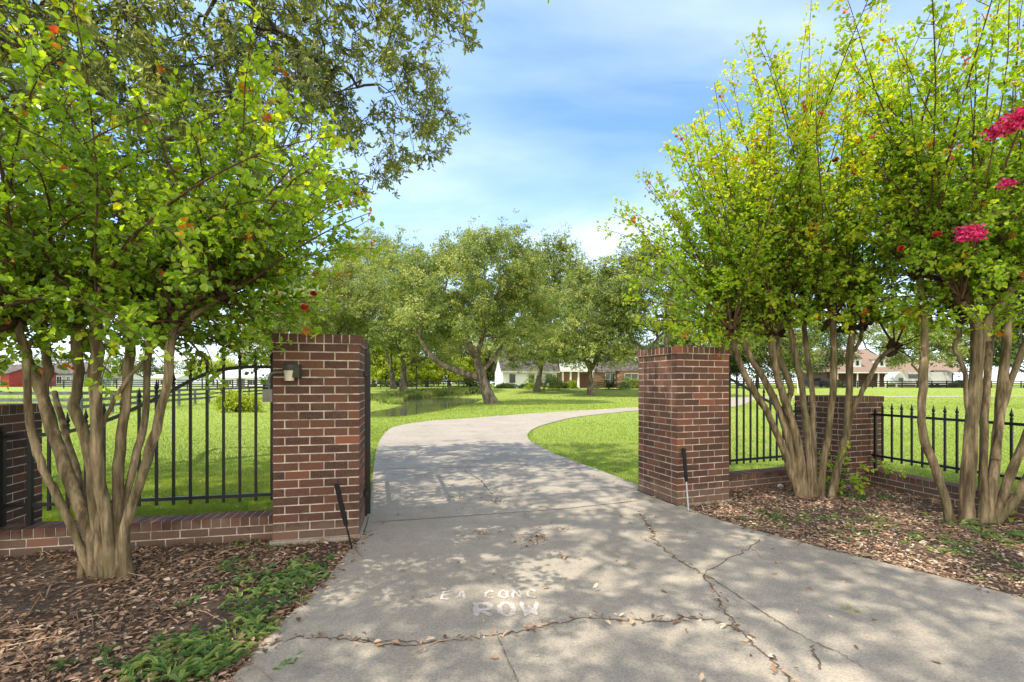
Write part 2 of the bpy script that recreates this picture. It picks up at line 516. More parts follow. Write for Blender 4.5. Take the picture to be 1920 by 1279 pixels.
CR4 = G2([(1322, 1076), (1373, 1044), (1408, 1027), (1429, 1008)])
CR5 = G2([(1519, 1206), (1530, 1230), (1538, 1257)])
CR6 = G2([(870, 880), (905, 905), (925, 930)])
ribbon(mb, CR1, .008, .0335, 1); ribbon(mb, CR2, .010, .0345, 1, .014)
ribbon(mb, CR3, .007, .0355, 1, .006); ribbon(mb, CR4, .008, .0337, 1); ribbon(mb, CR5, .008, .0339, 1); ribbon(mb, CR6, .012, .0341, 1)
ribbon(mb, G2([(655, 1199), (690, 1203), (740, 1201), (800, 1207)]), .008, .0351, 1)
ribbon(mb, G2([(691, 980), (870, 968), (1050, 955), (1212, 938)]), .014, .0353, 2, .003, 7, .2)
ribbon(mb, G2([(932, 1191), (970, 1279), (985, 1310)]), .008, .0349, 2, .002, 5, .2)
ribbon(mb, G2([(705, 880), (870, 876), (1090, 872)]), .012, .0357, 2, .003, 7, .2)
tag(mb.build('driveway', [M_CONC, M_CRACK, M_JOINT]), 'cracked grey concrete driveway curving through the gate', kind='structure')

# planting beds in front of the walls
R13 = math.radians(13); R19 = math.radians(19)
u13 = np.array([math.cos(R13), math.sin(R13)]); w13 = np.array([-math.sin(R13), math.cos(R13)])
u19 = np.array([math.cos(R19), math.sin(R19)]); w19 = np.array([-math.sin(R19), math.cos(R19)])
LP0 = np.array([-2.262, 4.30])         # left pillar, front left corner
RP0 = np.array([2.055, 5.66])          # right pillar, near corner
LPI0 = np.array([-4.57, 3.82]) - u13 * .8   # left pier front left corner
RPI0 = np.array([4.95, 6.75])          # right pier near corner
PW = .78; QW = .82
W2D = unit(np.array([.37, -1.88]))
wall2_a = np.array([5.35, 6.94]); wall2_b = wall2_a + W2D * 4.4
BEDL = [p for p in PLs if p[1] < 4.75] + [LP0 + u13 * .7 + w13 * .3, LP0 + w13 * .3, np.array([-4.7, 4.0]), np.array([-14., 1.7]), np.array([-14., -3.])]
BEDR = [p for p in PRs if p[1] < 5.75 and p[0] < 5.95] + [RP0 + u19 * .1 + w19 * .2, RP0 + u19 * QW + w19 * .4, np.array([4.85, 7.2]), RPI0 + u19 * .5 + w19 * .1, wall2_b + [.1, 0]]
def inset(P):
    return P
for nm_, B, lab in (('planting_bed', BEDL, 'leaf strewn soil bed under the left crape myrtle'), ('planting_bed', BEDR, 'leaf strewn soil bed under the right crape myrtles')):
    mb = MB()
    B = np.array(B)
    mb.sheet(B, .012)
    tag(mb.build(nm_, M_SOIL), lab, kind='structure')

# ------------------------------------------------------------------ brickwork
def brick_tint():
    return float(np.clip(RNG.beta(2, 2.4) + (RNG.random() < .05) * .5, 0, 1))
CH = .0815
def brick_run(mb, o, u, w, L, D, z0, z1, lens, g=.0105, endg=(0, .0105)):
    s = 0
    tot = sum(lens); k = L / tot
    for l in lens:
        a = s * k + (g / 2 if s > 0 else endg[0]); b = (s + l) * k - (g / 2 if s + l < tot - 1e-6 else endg[1])
        j = RNG.uniform(-.0018, .0018)
        mb.obox(o + u * a - w * (j + .0), u, w, b - a, D, z0 + g / 2, z1 - g / 2, brick_tint())
        s += l
def pillar(name, label, o, u, w, S, ztop, z0, depth, footing=True, rows_cap=9):
    root = empty(name, (o[0] + (u * S / 2 + w * S / 2)[0], o[1] + (u * S / 2 + w * S / 2)[1], 0), label, 'brick pillar' if ztop > 1.6 else 'brick pier')
    capz = ztop - .09
    n = int(round((capz - z0) / CH)); ch = (capz - z0) / n
    mb = MB(); D = .1
    g = .0035
    mb.obox(o + u * g + w * g, u, w, S - 2 * g, S - 2 * g, z0 - .05, capz + .002, .5, 1)
    cs = [o, o + u * S, o + u * S + w * S, o + w * S]
    us = [u, w, -u, -w]; ws = [w, -u, -w, u]
    for r in range(n):
        for k in range(4):
            lens = (1, 1, 1) if (r + k) % 2 == 0 else (.5, 1, 1, .5)
            brick_run(mb, cs[k] + us[k] * (D if r % 2 else 0), us[k], ws[k], S - D, D, z0 + r * ch, z0 + (r + 1) * ch, (lens if r % 2 == 0 else (1, 1, 1) if k % 2 == 0 else (.5, 1, 1, .5)), endg=(.0105, 0) if r % 2 else (0, .0105))
    mb.build('brickwork', [M_BRICK, M_MORTAR], root)
    mb = MB(); e = .016
    o2 = o - u * e - w * e; S2 = S + 2 * e
    mb.obox(o2 + u * g + w * g, u, w, S2 - 2 * g, S2 - 2 * g, capz - .001, ztop - .004, .5, 1)
    cs = [o2, o2 + u * S2, o2 + u * S2 + w * S2, o2 + w * S2]
    for k in range(4):
        brick_run(mb, cs[k], us[k], ws[k], S2 - D, D, capz, ztop + .004, (1,) * rows_cap)
    m = int((S2 - .2) / .08)
    for r in range(3):
        brick_run(mb, o2 + u * .1 + w * (.1 + r * (S2 - .2) / 3), u, w, S2 - .2, (S2 - .2) / 3 - .01, ztop - .05, ztop + .004, (1,) * m)
    mb.build('cap', [M_BRICK, M_MORTAR], root)
    if footing:
        mb = MB(); e = .025
        mb.obox(o - u * e - w * e, u, w, S + 2 * e, S + 2 * e, -.1, z0, .5, 0)
        mb.build('footing', M_CONC, root)
    return root
PIL = pillar('brick_pillar', 'tall left brick gate pillar carrying the wall lamp', LP0, u13, w13, PW, 2.02, .055, 0)
PIR = pillar('brick_pillar', 'tall right brick gate pillar with no lamp on it', RP0, u19, w19, QW, 2.01, .03, 0)
pillar('brick_pier', 'low brick pier at the left picture edge beside the iron fence', LPI0, u13, w13, .8, 1.345, .03, 0)
pillar('brick_pier', 'low brick pier behind the right crape myrtle stems at the fence corner', RPI0, u19, w19, .8, 1.345, .03, 0)

def curb(name, label, a, b, side, ht=.25, dep=.23):
    """low wall from a to b (front line), body toward side"""
    u = unit(b - a); L = np.linalg.norm(b - a); w = side
    c = (a + b) / 2
    root = empty(name, (c[0], c[1], 0), label, 'low wall')
    mb = MB(); g = .0035
    cz = ht - .092
    mb.obox(a + w * g, u, w, L, dep - 2 * g, -.1, ht - .008, .5, 1)
    n = 2; ch = cz / n
    k = max(3, int(round(L / .25)))
    for r in range(-1, n):
        lens = (1,) * k if r % 2 == 0 else (.5,) + (1,) * (k - 1) + (.5,)
        for oo, ww in ((a, w), (a + w * dep, -w)):
            brick_run(mb, oo, u, ww, L, .1, r * ch, (r + 1) * ch, lens)
    mb.build('brick_course', [M_BRICK, M_MORTAR], root)
    mb = MB()
    brick_run(mb, a - w * .004, u, w, L, dep + .008, cz, ht, (1,) * int(round(L / .085)))
    mb.build('coping', [M_BRICK, M_MORTAR], root)
    return root
wl_a = LP0 + w13 * .18; wl_b = np.array([-4.69, 3.98])
curb('low_brick_wall', 'low dark brick wall under the left iron fence', wl_b, wl_a - u13 * .003, w13)
wr_a = RP0 + u19 * QW + w19 * .36; wr_b = np.array([4.81, 7.06])
curb('low_brick_wall', 'short low brick wall between the right gate pillar and the corner pier', wr_a + u19 * .003, wr_b, w19)
w2n = np.array([-W2D[1], W2D[0]])
curb('low_brick_wall', 'low brick wall running toward the viewer behind the rightmost crape myrtle', wall2_a, wall2_b, w2n)

# ------------------------------------------------------------------ iron fences
def finial(mb, c, s=1.0):
    mb.lathe(c, [(.009 * s, -.02), (.017 * s, -.012), (.017 * s, 0), (.009 * s, .006), (.011 * s, .016), (.021 * s, .032), (.016 * s, .048), (.009 * s, .075), (.002, .115 * s)], 8)
def iron_fence(name, label, A, B, zb, ztop, ts, posts=(), low=.06):
    u = unit(B - A); L = np.linalg.norm(B - A); w = np.array([-u[1], u[0]])
    root = empty(name, ((A + B) / 2).tolist() + [0], label, 'iron fence')
    P = lambda t: A + (B - A) * t
    mb = MB()
    N = 26
    tt = np.linspace(0, 1, N)
    for i in range(N - 1):
        p, q = P(tt[i]), P(tt[i + 1]); za, zc = ztop(tt[i], p), ztop(tt[i + 1], q)
        h = .017; e = w * .012
        X = [p - e, q - e, q + e, p + e]; zz = [za, zc, zc, za]
        mb.hexa(np.array([[x[0], x[1], z - h] for x, z in zip(X, zz)] + [[x[0], x[1], z + h] for x, z in zip(X, zz)]))
    mb.build('top_rail', M_IRON, root)
    mb = MB()
    mb.obox(A - w * .012, u, w, L, .024, zb - .016, zb + .016)
    mb.build('bottom_rail', M_IRON, root)
    for t in ts:
        p = P(t); z1 = ztop(t, p) + .055
        mb = MB(); r = .0105
        mb.obox(p - u * r - w * r, u, w, 2 * r, 2 * r, zb - low, z1)
        finial(mb, (p[0], p[1], z1 + .012))
        mb.build('picket', M_IRON, root)
    for t in posts:
        p = P(t); r = .017
        mb = MB()
        mb.obox(p - u * r - w * r, u, w, 2 * r, 2 * r, .2, ztop(t, p) + .05)
        mb.lathe((p[0], p[1], ztop(t, p) + .05), [(.016, 0), (.02, .012), (.012, .03), (.002, .045)], 8)
        mb.build('post', M_IRON, root)
    return root
LA = LP0 + w13 * .30 - u13 * .004; LB = np.array([-4.70, 4.12])
LL = np.linalg.norm(LB - LA)
zt_px = [20, 52, 113, 160, 213, 273, 333, 361, 400, 440, 470, 520]
zt_z = [1.06, 1.063, 1.083, 1.13, 1.217, 1.35, 1.503, 1.585, 1.665, 1.70, 1.71, 1.71]
def ztl(t, p):
    return float(np.interp(proj([p[0], p[1], 1.])[0], zt_px, zt_z))
ts = [(.085 + .146 * i) / LL for i in range(17) if (.085 + .146 * i) < LL - .2]
iron_fence('iron_fence', 'black iron picket fence with arched top beside the left pillar', LA, LB, .43, ztl, ts[:-1], (ts[-1], 1 - .03))
FA = RP0 + u19 * QW + w19 * .47; FB = np.array([4.77, 7.20])
ztr = lambda t, p: float(np.interp(t, [0, .09, .2, .35, .5, .65, .8, 1], [1.71, 1.70, 1.63, 1.49, 1.33, 1.19, 1.11, 1.09]))
LR = np.linalg.norm(FB - FA)
iron_fence('iron_fence', 'black iron picket fence sloping down from the right pillar to the corner pier', FA, FB, .43, ztr, [(.09 + .135 * i) / LR for i in range(14) if .09 + .135 * i < LR - .2], (.93,))
GA = wall2_a + w2n * .115 + W2D * .05; GB = wall2_b + w2n * .115
LG = np.linalg.norm(GB - GA)
iron_fence('iron_fence', 'low level iron picket fence behind the rightmost crape myrtle', GA, GB, .455, lambda t, p: 1.075, [(.16 + .137 * i) / LG for i in range(36) if .16 + .137 * i < LG], (.012,))

# gate leaf, open and folded back behind the left pillar
g0 = np.array([-1.655, 5.12]); g1 = np.array([-2.235, 7.06])
root = empty('iron_gate', (g0[0], g0[1], 0), 'tall black iron gate leaf standing open behind the left pillar', 'gate')
gu = unit(g1 - g0); gw = np.array([-gu[1], gu[0]]); GLn = np.linalg.norm(g1 - g0)
mb = MB()
for t in (0, 1):
    mb.obox(g0 + gu * (GLn * t - .025) - gw * .025, gu, gw, .05, .05, .06, 1.93 + .12 * t)
mb.obox(g0 - gw * .02, gu, gw, GLn, .04, .10, .15); mb.obox(g0 - gw * .02, gu, gw, GLn, .04, .52, .56)
for i in range(12):
    t0, t1 = i / 12, (i + 1) / 12
    a, b = g0 + gu * GLn * t0, g0 + gu * GLn * t1
    za, zb_ = 1.85 + .16 * math.sin(t0 * 1.57), 1.85 + .16 * math.sin(t1 * 1.57)
    X = [a - gw * .02, b - gw * .02, b + gw * .02, a + gw * .02]; zz = [za, zb_, zb_, za]
    mb.hexa(np.array([[x[0], x[1], z - .02] for x, z in zip(X, zz)] + [[x[0], x[1], z + .02] for x, z in zip(X, zz)]))
mb.build('gate_frame', M_IRON, root)
for i in range(14):
    t = (i + .5) / 14
    a = g0 + gu * GLn * t
    mb = MB(); r = .0105; z1 = 1.90 + .16 * math.sin(t * 1.57)
    mb.obox(a - gu * r - gw * r, gu, gw, 2 * r, 2 * r, .1, z1)
    finial(mb, (a[0], a[1], z1 + .012))
    mb.build('picket', M_IRON, root)
for z in (.32, 1.62):
    mb = MB()
    mb.obox(g0 - gu * .22 - gw * .03, gu, gw, .22, .03, z, z + .06)
    mb.lathe((g0[0] - gu[0] * .06, g0[1] - gu[1] * .06, z - .02), [(.025, 0), (.025, .1)], 10)
    mb.build('hinge', M_IRON, root)
mb = MB(); c = g0 + gu * (-.03)
mb.obox(c - gw * .06, gu, gw, .02, .045, .08, 1.88)
mb.build('hinge_post', M_IRON, root)

# wall lamp on the left pillar
lc = LP0 + u13 * .165 - w13 * .085
root = empty('wall_lamp', (lc[0], lc[1], 1.55), 'dark capped wall lamp with cream glass on the left pillar', 'wall lamp')
mb = MB(); mb.lathe((lc[0], lc[1], 1.57), [(.040, 0), (.046, .07), (.052, .105)], 20); mb.build('lamp_glass', M_LAMPGL, root)
mb = MB(); mb.lathe((lc[0], lc[1], 1.667), [(.057, 0), (.060, .012), (.058, .045), (.045, .062), (.01, .068)], 20)
mb.obox(lc + u13 * .03 - w13 * .03, u13, w13, .06, .125, 1.60, 1.72)
mb.build('lamp_cap', M_LAMPCAP, root)
mb = MB()
pp = [np.r_[lc + w13 * .045 - u13 * .03, 1.65], np.r_[lc + w13 * .05 - u13 * .12, 1.648], np.r_[lc + w13 * .06 - u13 * .175, 1.63], np.r_[lc + w13 * .10 - u13 * .205, 1.56], np.r_[lc + w13 * .13 - u13 * .205, 1.47]]
mb.tube(spline(pp, 4), .011, 8); mb.build('conduit', M_CONDUIT, root)
mb = MB(); mb.obox(lc + w13 * .09 - u13 * .255, u13, w13, .085, .07, 1.37, 1.49); mb.build('junction_box', M_CONDUIT, root)

def rod(label, top, mid, foot, r1, r2, m2):
    root = empty('leaning_rod', foot, label, 'leaning rod')
    mb = MB(); mb.tube([mid, mid + (top - mid) * .04, mid + (top - mid) * .96, top], [r1 * .8, r1, r1 * 1.15, r1 * 1.0], 12); mb.build('sleeve', M_RUBBER, root)
    mb = MB(); mb.tube([foot, mid + (top - mid) * .02], [r2, r2], 8); mb.build('shaft', m2, root)
fL = gp(660, 1030, .03); tL = at(631, 908, 4.34); fR = gp(1291, 957, .03); tR = at(1282, 841, 5.66)
rod('slim black rod leaning against the left pillar base', tL, fL + (tL - fL) * .36, fL, .021, .009, M_RUBBER)
rod('rod with black sleeve and pale metal shaft against the right pillar', tR, fR + (tR - fR) * .45, fR, .021, .010, M_ZINC)

# ------------------------------------------------------------------ crape myrtles
def px_path(pts, d0, dd):
    """stem given in photograph pixels, leaving the base depth by dd at its top"""
    n = len(pts)
    return np.array([at(x, y, d0 + dd * (i / (n - 1)) ** 1.2) for i, (x, y) in enumerate(pts)])

def stem_tube(mb, P, r0, r1, n=9):
    P = spline(P, 4)
    k = len(P)
    P = P + RNG.normal(size=P.shape) * .004
    t = np.linspace(0, 1, k)
    r = (r0 * (1 - t) + r1 * t) * (1 + .07 * np.sin(t * 19 + RNG.random() * 6)) * (1 + .28 * np.exp(-t * 14))
    mb.tube(P, r, n)

def shoots_from(mbt, mbl, start, direc, length, leaf, nper, tintb, droop=.15, r0=.012, twig=(.12, .34), step=.06, t0=.12, red=.02, clip=None, yl=.0, keepcheck=None):
    keepcheck = keepcheck or (lambda P: clip(P))
    """one long shoot with leafy side twigs"""
    d = unit(np.asarray(direc, float))
    n = 9
    p = np.array(start, float); P = [p.copy()]
    bend = RNG.normal(size=3) * .05
    for i in range(n):
        d = unit(d + bend * .6 + np.array([0, 0, -droop]) * (i / n) + RNG.normal(size=3) * .035)
        p = p + d * length / n
        P.append(p.copy())
    P = np.array(P)
    if clip is not None:
        okp = keepcheck(P)
        if not okp.all():
            j = int(np.argmin(okp))
            if j < 2: return P
            Q = P[:j]; dd_ = np.linspace(0, 1, len(Q)); tt_ = np.linspace(0, 1, n + 1)
            length = length * (j - 1) / n
            P = np.stack([np.interp(tt_, dd_, Q[:, k_]) for k_ in range(3)], 1)
    mbt.tube(P, np.linspace(r0, .0025, n + 1), 5, .5, 0, False)
    m = int(length * (1 - t0) / step)
    ts = np.sort(RNG.uniform(t0, 1, m))
    pos = []; axs = []; tn = []
    for t in ts:
        f = t * n; i = min(int(f), n - 1); c = P[i] + (P[i + 1] - P[i]) * (f - i)
        ax = unit(P[i + 1] - P[i])
        r = rdir(1)[0]; r = unit(r - ax * (r @ ax))
        tl = RNG.uniform(*twig) * (1.15 - .55 * t)
        td = unit(r * .9 + ax * .55 + np.array([0, 0, .12]))
        e = c + td * tl
        if t < .93 and tl > .16:
            mbt.tube([c, (c + e) / 2 + RNG.normal(size=3) * .01, e], [.0035, .003, .0015], 3, .5, 0, False)
        k = max(4, int(nper * (tl / .16)))
        s = RNG.uniform(.12, 1.05, k)
        q = c + td * tl * s[:, None] + RNG.normal(size=(k, 3)) * .008
        la = unit(td * .55 + rdir(k) * .8)
        pos.append(q); axs.append(la)
        hz = yl * sstep(2.2, 5.0, c[2])
        tt = np.clip(tintb + hz + .22 * sstep(.5, 1.0, t) + RNG.normal(size=k) * .11 + RNG.normal() * .09, 0, .88)
        if t > .86 and RNG.random() < red * 4:
            tt[:] = RNG.uniform(.93, 1, k)
        tt[RNG.random(k) < red * .25] = RNG.uniform(.92, 1)
        tn.append(tt)
    if not pos: return P
    pos = np.concatenate(pos); axs = np.concatenate(axs); tn = np.concatenate(tn)
    if clip is not None:
        k = clip(pos); pos, axs, tn = pos[k], axs[k], tn[k]
        if len(pos) == 0: return P
    nr = unit(rdir(len(pos)) * .75 + np.array([0, 0, .8]))
    L = leaf * RNG.uniform(.62, 1.18, len(pos))
    add_leaves(mbl, pos, axs, nr, L, L * RNG.uniform(.66, .88, len(pos)), tn, .12, .16, shape=(.24, .47, .70, .46))
    return P

def knob(mb, c, r):
    for i in range(7):
        q = c + rdir(1)[0] * r * .7
        e = q + unit(rdir(1)[0] + np.array([0, 0, .5])) * r * RNG.uniform(.8, 2.2)
        mb.tube([q, (q + e) / 2 + RNG.normal(size=3) * .008, e], [r * .55, r * .42, r * .12], 6)
    for i in range(8):
        e = c + unit(rdir(1)[0] + np.array([0, 0, .45])) * r * RNG.uniform(1.5, 4)
        mb.tube([c, (c + e) / 2 + RNG.normal(size=3) * .02, e], [.010, .007, .003], 4, .5, 0, False)

def myrtle(label, base, d0, stems, knobs, shoots, leaf, flowers=(), basal=(), tintb=.35, clip=None, yl=0., nper=6, step=.06):
    root = empty('crape_myrtle', base, label, 'tree', 'crape myrtles inside the gate walls')
    for pts, r0, r1, dd in stems:
        mb = MB()
        P = px_path(pts, d0, dd)
        P[0, 2] = min(P[0, 2], -.03) if P[0, 2] < .12 else P[0, 2]
        kk = .72 if d0 < 4 else .86
        stem_tube(mb, P, r0 * kk, r1 * kk)
        mb.build('trunk', M_MBARK, root)
    mbk = MB(); mbt = MB(); mbl = MB()
    for c, r in knobs:
        knob(mbk, c, r)
    mbk.build('pruned_knob', M_STUB, root)['kind'] = 'stuff'
    for s in shoots:
        shoots_from(mbt, mbl, *s[:3], leaf, nper, tintb + RNG.normal() * .07, clip=clip, yl=yl, step=step, **(s[3] if len(s) > 3 else {}))
    for c, n, sp in basal:
        for i in range(n):
            d = unit(rdir(1)[0] * [1, 1, .3] + np.array([0, 0, .55]))
            shoots_from(mbt, mbl, c + RNG.normal(size=3) * [sp, sp, 0] * .3, d, RNG.uniform(.35, .75) * sp * 2, leaf, nper * .7, tintb, r0=.005, step=.07, t0=.2, twig=(.06, .15))
    mbt.build('twigs', M_TWIG, root)['kind'] = 'stuff'
    o = mbl.build('foliage', M_MYRT, root)
    for c, r, red in flowers:
        mf = MB(); mf.tube([c + [0, 0, -r * .3], c, c + [0, 0, r * .4]], [.004, .003, .002], 4); n = int(300 * (r / .12) ** 2) + 50
        d = rdir(n); d[:, 2] = np.abs(d[:, 2]) * .9 - .25
        lum = RNG.integers(0, 9, n); off = rdir(9) * r * (.12 if red else .42)
        q = c + d * (r * RNG.uniform(.1, .75, n)[:, None] ** .8) * .85 + off[lum] * [1.1, 1.1, .8]
        add_leaves(mf, q, rdir(n), rdir(n), RNG.uniform(.018, .032, n), RNG.uniform(.018, .03, n), RNG.random(n), .25, .2)
        mf.build('flower_cluster', M_FLOWRED if red else M_FLOWER, root)
    return root

# --- left myrtle
D = 3.6
stems = [
    ([(178, 1082), (137, 1000), (103, 921), (86, 890), (65, 835), (52, 752), (48, 673), (30, 600)], .040, .032, -.25),
    ([(188, 1088), (165, 990), (113, 852), (88, 770), (79, 732)], .068, .055, .1),
    ([(79, 735), (52, 670), (34, 629), (-5, 590)], .047, .035, -.15),
    ([(79, 735), (90, 690), (84, 640), (79, 606)], .045, .035, .1),
    ([(200, 1092), (182, 990), (168, 852), (140, 764), (148, 715), (144, 629), (151, 575)], .055, .046, .05),
    ([(212, 1094), (203, 1000), (182, 870), (179, 732), (181, 640), (180, 575)], .060, .055, -.15),
    ([(226, 1092), (220, 1000), (223, 870), (234, 766), (243, 663), (262, 605), (265, 570)], .052, .046, .2),
    ([(232, 1088), (227, 973), (252, 870), (272, 783), (278, 673), (285, 618)], .042, .033, .4),
    ([(238, 1080), (236, 990), (268, 887), (292, 807), (313, 715), (320, 636), (328, 605)], .052, .040, -.05),
    ([(320, 640), (345, 612), (371, 585), (420, 555)], .036, .022, .1),
    ([(192, 800), (220, 739), (268, 677), (300, 640)], .020, .016, .15),
    ([(150, 1060), (160, 960), (120, 800), (100, 735)], .035, .03, .45),
]
kn = [((30, 600), -.25), ((-5, 590), -.3), ((79, 606), .1), ((151, 572), .05), ((180, 572), -.15), ((265, 570), .2), ((285, 618), .4), ((328, 600), -.05), ((420, 555), .1), ((345, 480), .4), ((110, 480), .5)]
knobs = [(at(x, y, D + dd), .06) for (x, y), dd in kn]
sh = []
rs = np.random.default_rng(5)
for (c, r) in knobs:
    for i in range(5):
        d = unit(np.array([rs.normal() * .9 + .2, rs.normal() * .7 - .1, rs.uniform(-.35, .35)]))
        sh.append((c, d, rs.uniform(.5, 1.2), dict(droop=.25, r0=.006, twig=(.08, .22), t0=.05)))
    for i in range(12):
        o = np.array([c[0] + 2.9, c[1] - 3.7, 0]) * .55
        d = unit(np.array([rs.normal() * .75 + o[0] + .15, rs.normal() * .62 + o[1] + .22, rs.uniform(.25, 1.3)]))
        sh.append((c, d, rs.uniform(1.2, 2.5), dict(droop=rs.uniform(.05, .35), r0=rs.uniform(.008, .014), twig=(.10, .30), t0=.1)))
# long arching shoots toward the drive and the low sprays
for (sx, sy), dd, (ex, ey), ed in [((420, 555), .1, (640, 300), 4.1), ((371, 585), .1, (690, 440), 4.3), ((345, 480), .4, (600, 250), 4.4), ((328, 600), 0, (600, 560), 4.1), ((420, 555), .1, (560, 640), 3.9),
                                   ((330, 600), .3, (500, 660), 4.2), ((265, 570), .2, (560, 480), 4.3), ((0, 360), 0, (330, 160), 3.4), ((0, 470), 0, (480, 180), 3.8), ((180, 560), 0, (480, 60), 3.9),
                                   ((285, 618), .4, (420, 740), 3.9), ((328, 605), 0, (400, 700), 3.7), ((60, 640), -.2, (20, 740), 3.2), ((90, 640), -.2, (110, 690), 3.25), ((285, 618), .2, (600, 400), 4.6), ((345, 480), .4, (640, 380), 4.7),
                                   ((265, 570), .2, (210, 700), 3.9), ((180, 560), 0, (520, 20), 4.2), ((345, 480), .4, (560, 140), 4.3), ((265, 570), .3, (400, 770), 4.0), ((285, 618), .4, (300, 800), 3.8), ((420, 555), .3, (640, 500), 4.3), ((420, 555), .2, (470, 680), 4.0), ((292, 880), 0, (505, 815), 4.0), ((285, 700), .2, (330, 840), 3.9), ((268, 880), 0, (340, 760), 3.85), ((345, 600), .2, (360, 760), 3.9), ((420, 555), .3, (600, 600), 4.2), ((371, 585), .3, (430, 640), 4.1), ((79, 606), .1, (40, 720), 3.3), ((151, 572), 0, (130, 680), 3.5), ((328, 605), .3, (520, 700), 4.15), ((371, 585), .3, (470, 640), 4.3)]:
    a = at(sx, sy, D + dd); b = at(ex, ey, ed)
    sh.append((a, b - a, np.linalg.norm(b - a) * 1.02, dict(droop=.03, r0=.010, twig=(.10, .26), t0=.1)))
def clipL(p):
    x, y = proj(p)
    d = np.linalg.norm(p - np.array([0, 0, CAMZ]), axis=1)
    lim = np.interp(y, [0, 60, 200, 320, 450, 560, 640, 700, 800], [560, 560, 640, 690, 730, 640, 600, 560, 480])
    return (p[:, 1] > 1.7) & (d > 2.3) & (x < lim) & ~((x > 520) & (y > 660)) & ((y < 640) | (RNG.random(len(p)) < np.interp(y, [640, 720, 830], [.95, .7, .1])))
myrtle('bushy multi stemmed crape myrtle left of the driveway in front of the iron fence', (gp(195, 1085)[0], gp(195, 1085)[1], 0), D, stems, knobs, sh, .050,
       [(at(571, 577, 3.95), .025, True), (at(588, 551, 4.0), .02, True)], (), .30, clipL, .10, 7, .042)

# --- right myrtle behind the pillar
D = 6.1
stems = [
    ([(1500, 938), (1477, 866), (1446, 788), (1405, 719), (1380, 663), (1372, 625)], .055, .042, -.2),
    ([(1506, 938), (1486, 866), (1468, 788), (1436, 719), (1396, 647), (1385, 618)], .055, .045, .1),
    ([(1510, 936), (1493, 819), (1471, 750), (1452, 684), (1447, 632)], .060, .048, -.1),
    ([(1500, 925), (1474, 770), (1484, 731), (1461, 672), (1455, 630)], .050, .045, .3),
    ([(1538, 936), (1544, 870), (1552, 820), (1561, 740), (1564, 661), (1561, 598)], .050, .045, -.1),
    ([(1518, 932), (1514, 812), (1499, 704), (1482, 621), (1478, 590)], .050, .040, .2),
    ([(1528, 932), (1526, 860), (1523, 740), (1510, 632), (1506, 590)], .045, .036, .4),
    ([(1556, 941), (1572, 870), (1589, 794), (1593, 668), (1598, 622)], .055, .048, 0),
    ([(1590, 790), (1606, 755), (1622, 725), (1651, 671), (1676, 655)], .034, .034, -.1),
    ([(1594, 668), (1612, 640), (1618, 610)], .03, .026, .1),
]
kn = [((1372, 622), -.2), ((1388, 612), .1), ((1447, 625), -.1), ((1458, 622), .3), ((1561, 592), -.1), ((1478, 588), .2), ((1506, 585), .4), ((1598, 616), 0), ((1678, 652), -.1), ((1618, 606), .1), ((1420, 560), .5), ((1530, 540), .6)]
knobs = [(at(x, y, D + dd), .085) for (x, y), dd in kn]
sh = []
cx = 3.7
for j, (c, r) in enumerate(knobs):
    nn = 12 if j != 8 else 3
    for i in range(nn):
        a = rs.normal() * .42 + (c[0] - cx) * .22 - .10
        b = rs.normal() * .34 + .05
        d = unit(np.array([a, b, 1.0]))
        ln = rs.uniform(2.2, 4.3) * (1 - .35 * min(1, abs(a)))
        sh.append((c, d, ln, dict(droop=.02, r0=rs.uniform(.009, .016), twig=(.10, .30), t0=.1, red=.009)))
    for i in range(5):
        d = unit(np.array([rs.normal() * .9 - .25, rs.normal() * .7 - .2, rs.uniform(.05, .7)]))
        sh.append((c, d, rs.uniform(.7, 1.7), dict(droop=.2, r0=.007, twig=(.08, .24), t0=.08)))
for (sx, sy), dd, (ex, ey), ed in [((1380, 615), 0, (1130, 390), 6.3), ((1372, 622), 0, (1160, 440), 6.5), ((1390, 600), 0, (1185, 345), 6.4), ((1372, 622), -.2, (1190, 520), 6.1), ((1372, 625), 0, (1200, 600), 6.2), ((1388, 612), .3, (1170, 560), 6.7),
                                   ((1440, 600), 0, (1240, 260), 6.3), ((1440, 600), 0, (1370, 115), 6.2), ((1478, 585), 0, (1515, 60), 6.1), ((1478, 585), .2, (1450, 120), 6.3), ((1506, 585), .4, (1560, 50), 6.4),
                                   ((1372, 622), -.2, (1290, 640), 5.9), ((1385, 618), 0, (1250, 680), 6.0), ((1388, 612), 0, (1300, 560), 5.8), ((1561, 592), 0, (1640, 20), 6.2), ((1598, 616), 0, (1660, 120), 6.2), ((1372, 622), -.2, (1330, 690), 5.6), ((1420, 560), 0, (1290, 200), 6.2)]:
    a = at(sx, sy, D + dd); b = at(ex, ey, ed)
    for q in range(2):
        bb = b + rs.normal(size=3) * .22 * q
        sh.append((a, bb - a, np.linalg.norm(bb - a) * 1.02, dict(droop=.03, r0=.011, twig=(.09, .24), t0=.1, red=.009)))
def clipR1(p):
    x, y = proj(p)
    lim = np.interp(y, [0, 110, 200, 300, 360, 420, 500, 600, 660, 700], [1480, 1340, 1290, 1220, 1150, 1115, 1140, 1160, 1230, 1290])
    return (x > lim) & (y > -160) & ((y < 640) | (RNG.random(len(p)) < np.interp(y, [640, 700, 800], [.7, .4, .02])))
fl = [(at(1566, 300, 5.9), .045, True), (at(1512, 377, 5.9), .035, True), (at(1550, 470, 5.7), .03, True)]
bz = gp(1570, 925)
myrtle('yellow green crape myrtle standing behind the right gate pillar', (gp(1510, 938)[0], gp(1510, 938)[1], 0), D, stems, knobs, sh, .047, fl,
       [(np.array([bz[0], bz[1], .02]), 16, .45), (at(1590, 880, 6.0), 8, .35)], .47, clipR1, .11, 7, .040)

